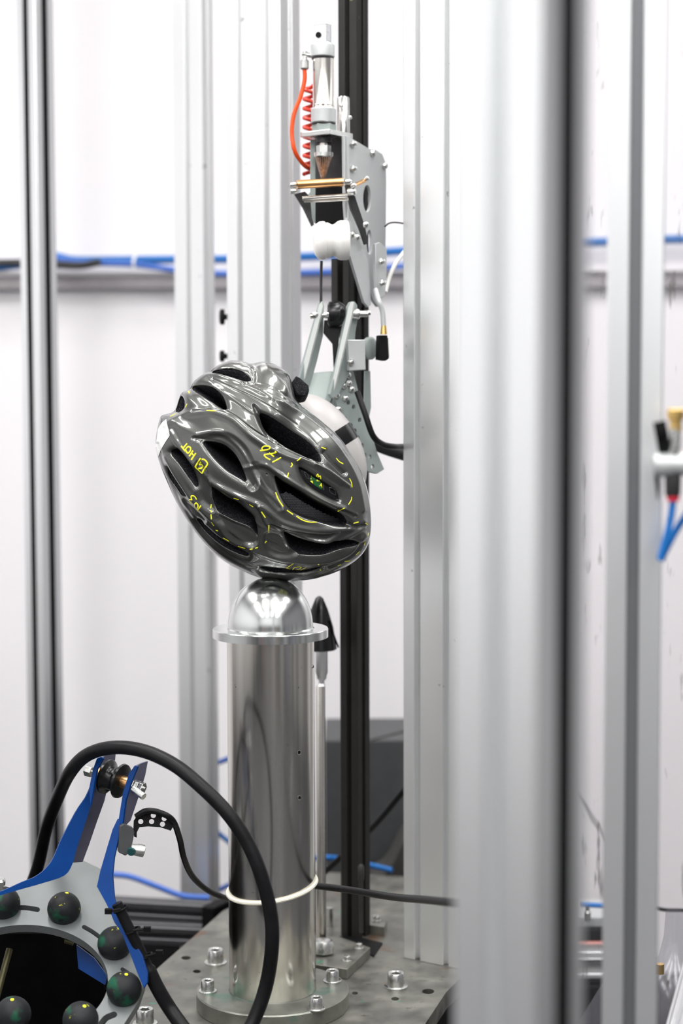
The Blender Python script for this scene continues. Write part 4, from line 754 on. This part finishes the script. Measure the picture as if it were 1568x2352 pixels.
for dx_, dy_ in ((1, 0), (-1, 0), (0, 1), (0, -1)):
    Nn = np.roll(D_g, (dx_, dy_), (0, 1)); sn |= (np.sign(Nn) != np.sign(D_g)) & (np.abs(D_g) <= np.abs(Nn)) & (np.abs(D_g) < 30)
sn = sn.ravel() & front; pts2 = np.where(sn[:, None], Q, pts); D2 = np.where(sn, 0, D)
rel = relief(pts2, np.where(front, D2, 0 * D + 999)) 
fade = 1 - sst((T.ravel() / (math.pi / 2) - .80) / .2) * .75; rel = rel * fade; rel[~front] *= 0.25
base = world(pts2[:, 0].reshape(X.shape), pts2[:, 1].reshape(X.shape), Wd); nrm = normals(world(X, Y, Wd))
shellP = base + nrm * rel.reshape(X.shape)[..., None]
q = quads(NR, NT); Df = D2[q]; keep = (Df.min(1) > -1e-6) & True
keep = (Df >= -1e-6).all(1) & ~((np.abs(Df) < 1e-6).all(1) & (sdf(pts2[q].mean(1), vpoly[0])[0] < 0))
cen_in = np.zeros(len(q), bool); cand = (np.abs(Df) < 1e-6).sum(1) >= 3
if cand.any(): cen_in[cand] = vent_sdf(pts2[q[cand]].mean(1))[0] < 0
keep &= ~cen_in
shell = mesh_np('shell', shellP.reshape(-1, 3), q[keep], M['shell'], helm)
sm = shell.modifiers.new('thickness', 'SOLIDIFY'); sm.thickness = .0011; sm.offset = -1
# foam liner: under the shell, with deep pockets in the vents
DF = np.where(front, D2, 999.0); dep = .0018 + (.006 * sst(-DF / 7) + .045 * sst(-DF / 34.0)) * (DF < 0) 
slotd = sdf(pts, spoly)[0]; dep = np.where(slotd < 2, .0016 + .0014 * sst(-slotd / 8), dep)
fo = base + nrm * (relief(pts2, DF) * fade * np.where(front, 1, .25) - dep).reshape(X.shape)[..., None]
keepf = (D[q].min(1) < 14) | (T.ravel()[q].min(1) > math.pi / 2 * 1.2)
# inner surface closing the liner
liner = mesh_np('foam_liner', fo.reshape(-1, 3), q[keepf], M['foam'], helm)
ni = 40; ti = np.linspace(.01, 1, ni); inn = []
rim = fo[-1]; cback = rim.mean(0)
cav = np.stack([cback + (rim - cback) * math.sin(a) * (.9 if i else 1) + np.array((0, -.07, 0)) * math.cos(a) for i, a in enumerate(np.linspace(math.pi / 2, .03, ni))], 0)
mesh_np('inner_padding', cav.reshape(-1, 3), quads(ni, NT)[:, ::-1], M['foam'], helm)
# surface lookup
fv = [tuple(p) for p in shellP.reshape(-1, 3)]; bvh = BVHTree.FromPolygons(fv, q[keep].tolist())
fvf = [tuple(p) for p in fo.reshape(-1, 3)]; bvf = BVHTree.FromPolygons(fvf, q.tolist())
def hit(px, py, b=None):
    d = ray(px, py).normalized(); h, n, i, dd = (b or bvh).ray_cast(CAM, d)
    if h is None or (b is None and h.y > YH + .03): return None, None
    if n.dot(d) > 0: n = -n
    return h, n
def stroke(bm, L, w=.9, n=6):
    L = [(x, y) for x, y in L]; 
    if len(L) > 2: L = [(v.x, v.y) for v in cr([V((x, y, 0)) for x, y in L], 5)]
    else: L = [(L[0][0] + (L[1][0] - L[0][0]) * i / 8, L[0][1] + (L[1][1] - L[0][1]) * i / 8) for i in range(9)]
    pp = []; up = []
    for x, y in L:
        h, nn = hit(x, y)
        if h is None or (pp and (h - pp[-1]).length > .012): continue
        if pp and (h - pp[-1]).length < 1e-4: continue
        pp.append(h + nn * .0001); up.append(nn)
    if len(pp) > 1: tube(bm, pp, w * 1.22 * sc(2.02), seg=8, smooth=0, flat=.3, up=up)
def zs(ox, oy, s): return lambda L: [(ox + x / s, oy + y / s) for x, y in L]
zA, zB, zC, zD, zE = zs(400, 1000, 15.68), zs(420, 1120, 15.68), zs(580, 1000, 13.07), zs(640, 1270, 13.07), zs(680, 1050, 8.71)
def marks(nm, groups, w):
    bm = nb()
    for z, LL_ in groups:
        for L in LL_:
            stroke(bm, z(L), w)
            if nm == 'marker_dash' and len(bm.verts): ob(nm, bm, M['yellow'], helm, ang=80); bm = nb()
    if len(bm.verts): return ob(nm, bm, M['yellow'], helm, ang=80)
marks('marker_writing', [(zA, [[(250, 385), (400, 570)], [(340, 440), (465, 295)], [(430, 470), (500, 410), (580, 440), (590, 520), (550, 600), (490, 640), (440, 590), (410, 520), (430, 470)], [(540, 755), (680, 550)], [(610, 640), (690, 710)], [(615, 880), (780, 640)],
    [(950, 820), (840, 990), (755, 1140)], [(755, 1140), (870, 1250), (1000, 1375)], [(1000, 1375), (1060, 1250), (1170, 1090), (1195, 1010), (1130, 910), (1060, 870), (990, 860)], [(960, 960), (900, 1060)], [(900, 1055), (960, 1050), (1020, 1080), (1010, 1150), (940, 1190), (870, 1190)]])], 1.55)
marks('marker_writing', [(zB, [[(490, 430), (440, 340), (370, 295), (300, 310), (300, 380), (330, 450)], [(330, 450), (250, 430), (235, 480), (310, 580)], [(520, 740), (545, 650), (490, 560), (430, 590), (420, 660), (450, 730), (520, 790), (560, 780)], [(560, 780), (650, 640)], [(530, 790), (555, 870)]])], 1.3)
marks('marker_writing', [(zC, [[(300, 450), (280, 390), (330, 335), (420, 320), (510, 345), (510, 400), (440, 430), (330, 450), (220, 460)], [(670, 470), (690, 520), (490, 560), (340, 580)], [(340, 580), (400, 660), (530, 730)], [(490, 520), (560, 580), (640, 640)], [(855, 665), (590, 810)]])], 1.35)
marks('marker_writing', [(zD, [[(440, 325), (225, 455)], [(225, 455), (350, 485)], [(520, 520), (420, 500), (480, 440), (620, 415), (670, 440), (600, 490), (540, 500)], [(820, 435), (610, 540)], [(610, 540), (760, 545)]])], .95)
zz = lambda L: hz(L)
marks('marker_dash', [(zB, [[(1025, 600), (1000, 745)], [(1005, 810), (1025, 895)], [(1010, 960), (1025, 1140)], [(1030, 1250), (1110, 1375)], [(1180, 1535), (1260, 1560)], [(1410, 340), (1545, 315)]]),
    (zC, [[(1435, 685), (1330, 770)], [(1160, 820), (1190, 880), (1145, 955)], [(1080, 1120), (1035, 1270)]]),
    (zE, [[(800, 20), (860, 90), (940, 135)], [(1065, 425), (1105, 510), (1118, 605)], [(1110, 795), (1100, 860), (1045, 950)], [(830, 1085), (965, 1020)], [(1145, 1325), (1245, 1300)], [(1385, 1320), (1425, 1355)], [(0, 1180), (130, 1260), (270, 1300), (405, 1300)], [(400, 400), (430, 340), (450, 400)], [(430, 400), (480, 380), (490, 440)]]),
    (zz, [[(270, 285), (275, 300)], [(260, 370), (250, 393)], [(185, 435), (147, 455)], [(390, 415), (450, 418)], [(850, 960), (870, 1010), (900, 1055)], [(925, 1080), (965, 1108)], [(570, 1000), (605, 1010)], [(675, 1042), (700, 1058)], [(755, 1090), (782, 1130)], [(805, 1180), (805, 1228)], [(790, 1285), (778, 1300)], [(500, 1265), (540, 1287)], [(600, 1322), (648, 1335)], [(678, 1342), (697, 1338)], [(715, 1335), (732, 1328)], [(1155, 660), (1185, 672)], [(1385, 1380), (1410, 1355)], [(1310, 1422), (1345, 1418)], [(1265, 1450), (1285, 1443)], [(1440, 1315), (1447, 1295)], [(1312, 1312), (1355, 1295)], [(1465, 1250), (1470, 1230)], [(1136, 1440), (1138, 1446)], [(1145, 1475), (1152, 1482)]])], 1.1)
def patch(nm, poly, m, off, b=None, step=1.2, par=None):
    pl = np.array(poly); lo = pl.min(0); hi = pl.max(0); nx = int((hi[0] - lo[0]) / step) + 2; ny = int((hi[1] - lo[1]) / step) + 2
    gx, gy = np.meshgrid(lo[0] + np.arange(nx) * step, lo[1] + np.arange(ny) * step); g = np.stack([gx.ravel(), gy.ravel()], 1)
    d, q_ = sdf(g, pl); g = np.where((np.abs(d) < step * .75)[:, None], q_, g); d = np.where(np.abs(d) < step * .75, 0, d)
    bm = nb(); vv = {}
    for i, (p_, dd_) in enumerate(zip(g, d)):
        if dd_ <= 0:
            h, n_ = hit(p_[0], p_[1], b)
            if h is not None: vv[i] = bm.verts.new(h + n_ * off)
    for j in range(ny - 1):
        for i in range(nx - 1):
            a_ = j * nx + i; L = [vv.get(t) for t in (a_, a_ + 1, a_ + nx + 1, a_ + nx)]; L = [t for t in L if t]
            if len(L) >= 3:
                try: bm.faces.new(L)
                except ValueError: pass
    return ob(nm, bm, m, par or helm, ang=80)
zF = zs(350, 930, 15.68)
patch('white_sticker', zF([(500, 520), (570, 820), (635, 1100), (480, 1330), (380, 1500), (300, 1640), (210, 1900), (160, 1790), (115, 1660), (130, 1400), (180, 1150), (205, 900), (260, 780), (350, 650)]), M['sticker'], .0004)
# rear light slot: black insert with a green and yellow label
sl = np.array(SLOT); sc_ = sl.mean(0); 
ins = patch('slot_insert', hz([tuple(sc_ + (p - sc_) * .97) for p in cr2(SLOT, 3)]), M['blackg'], .0004, bvf, 1.2)
patch('green_label', zE([(300, 365), (500, 480), (520, 655), (400, 590), (270, 480)]), M['label'], .0010, bvf, 1.0)
bm = nb()
for L in ([(150, 290), (210, 330), (260, 440), (200, 400), (150, 290)], [(660, 600), (740, 620), (790, 700), (780, 760), (670, 700), (660, 600)], [(545, 510), (545, 660)]):
    pp = [hit(x, y, bvf) for x, y in [(v.x, v.y) for v in cr([V((*p_, 0)) for p_ in zE(L)], 4)]]; tube(bm, [h + n_ * .0008 for h, n_ in pp], .0005, seg=6, smooth=0)
ob('slot_rims', bm, M['alu_dark'], helm)
# net in the large rear vent
npoly = cr2([(880, 985), (930, 960), (1010, 1010), (1100, 1060), (1200, 1110), (1280, 1140), (1310, 1180), (1230, 1178), (1120, 1150), (1010, 1112), (945, 1066)])
bm = nb(); lo = npoly.min(0); hi = npoly.max(0); st = 11.0; vv = {}
for j in range(int((hi[1] - lo[1]) / st) + 1):
    for i in range(int((hi[0] - lo[0]) / st) + 1):
        p_ = np.array([[lo[0] + i * st + (st / 2 if j % 2 else 0), lo[1] + j * st]]); 
        d0_, q0_ = sdf(p_, npoly)
        if d0_[0] < 2:
            if d0_[0] > -5: p_ = q0_
            x_, y_ = Zp(*p_[0]); d_ = ray(x_, y_)
            u1 = np.hypot(*(p_[0] - CEN)) / 700; base_y = YH - HF * max(0.05, 1 - u1 ** 2.2) ** .5 + .007
            vv[i, j] = bm.verts.new(CAM + d_ * (base_y / d_.y))
for (i, j), v_ in vv.items():
    o_ = [(i + 1, j), (i, j + 1), (i + 1 if j % 2 else i - 1, j + 1)]
    for k_ in o_:
        if k_ in vv: bm.edges.new((v_, vv[k_]))
nbm = nb()
for e_ in bm.edges: rod(nbm, e_.verts[0].co, e_.verts[1].co, .00032, 5)
bm.free(); ob('net_insert', nbm, M['alu_dark'], helm)
# front pad poking out beyond the shell edge
fp = [(680, 862), (690, 868), (708, 884), (710, 896), (704, 908), (690, 911), (678, 905), (668, 880)]
ob('foam_pad', pplate(nb(), fp, P(690, 890, 2.10), V((.1, -1, .3)), .03), M['foam'], helm, bevel=.002)
# ------------------------------------------------------------------ headform inside the helmet
hf = thing('headform', 'pale grey test headform with a black band, showing behind the edge of the helmet', 'headform', P(760, 1040, 2.16))
hc = P(730, 1036, 2.165); bm = nb(); 
def hform(bm, th0, th1, k=1.0, seg=64):
    u1 = (P(830, 1110, 2.165) - P(690, 880, 2.165)).normalized(); v1 = V((0, 1, 0)); w1 = u1.cross(v1)
    rows = []
    for i in range(41):
        ph = th0 + (th1 - th0) * i / 40; rows.append([bm.verts.new(hc + u1 * (-math.cos(ph)) * 138 * sc(2.165) * k + (w1 * math.cos(2 * math.pi * j / seg) * 97 + v1 * math.sin(2 * math.pi * j / seg) * 75) * sc(2.165) * math.sin(ph) ** .85 * k) for j in range(seg)])
    for a_, b_ in zip(rows, rows[1:]):
        for j in range(seg): bm.faces.new((a_[j], a_[(j + 1) % seg], b_[(j + 1) % seg], b_[j]))
hform(bm, .03, math.pi - .03); ob('head', clean(bm), M['head'], hf)
bm = nb(); hform(bm, math.pi * .455, math.pi * .545, 1.004); ob('black_band', bm, M['blackg'], hf)
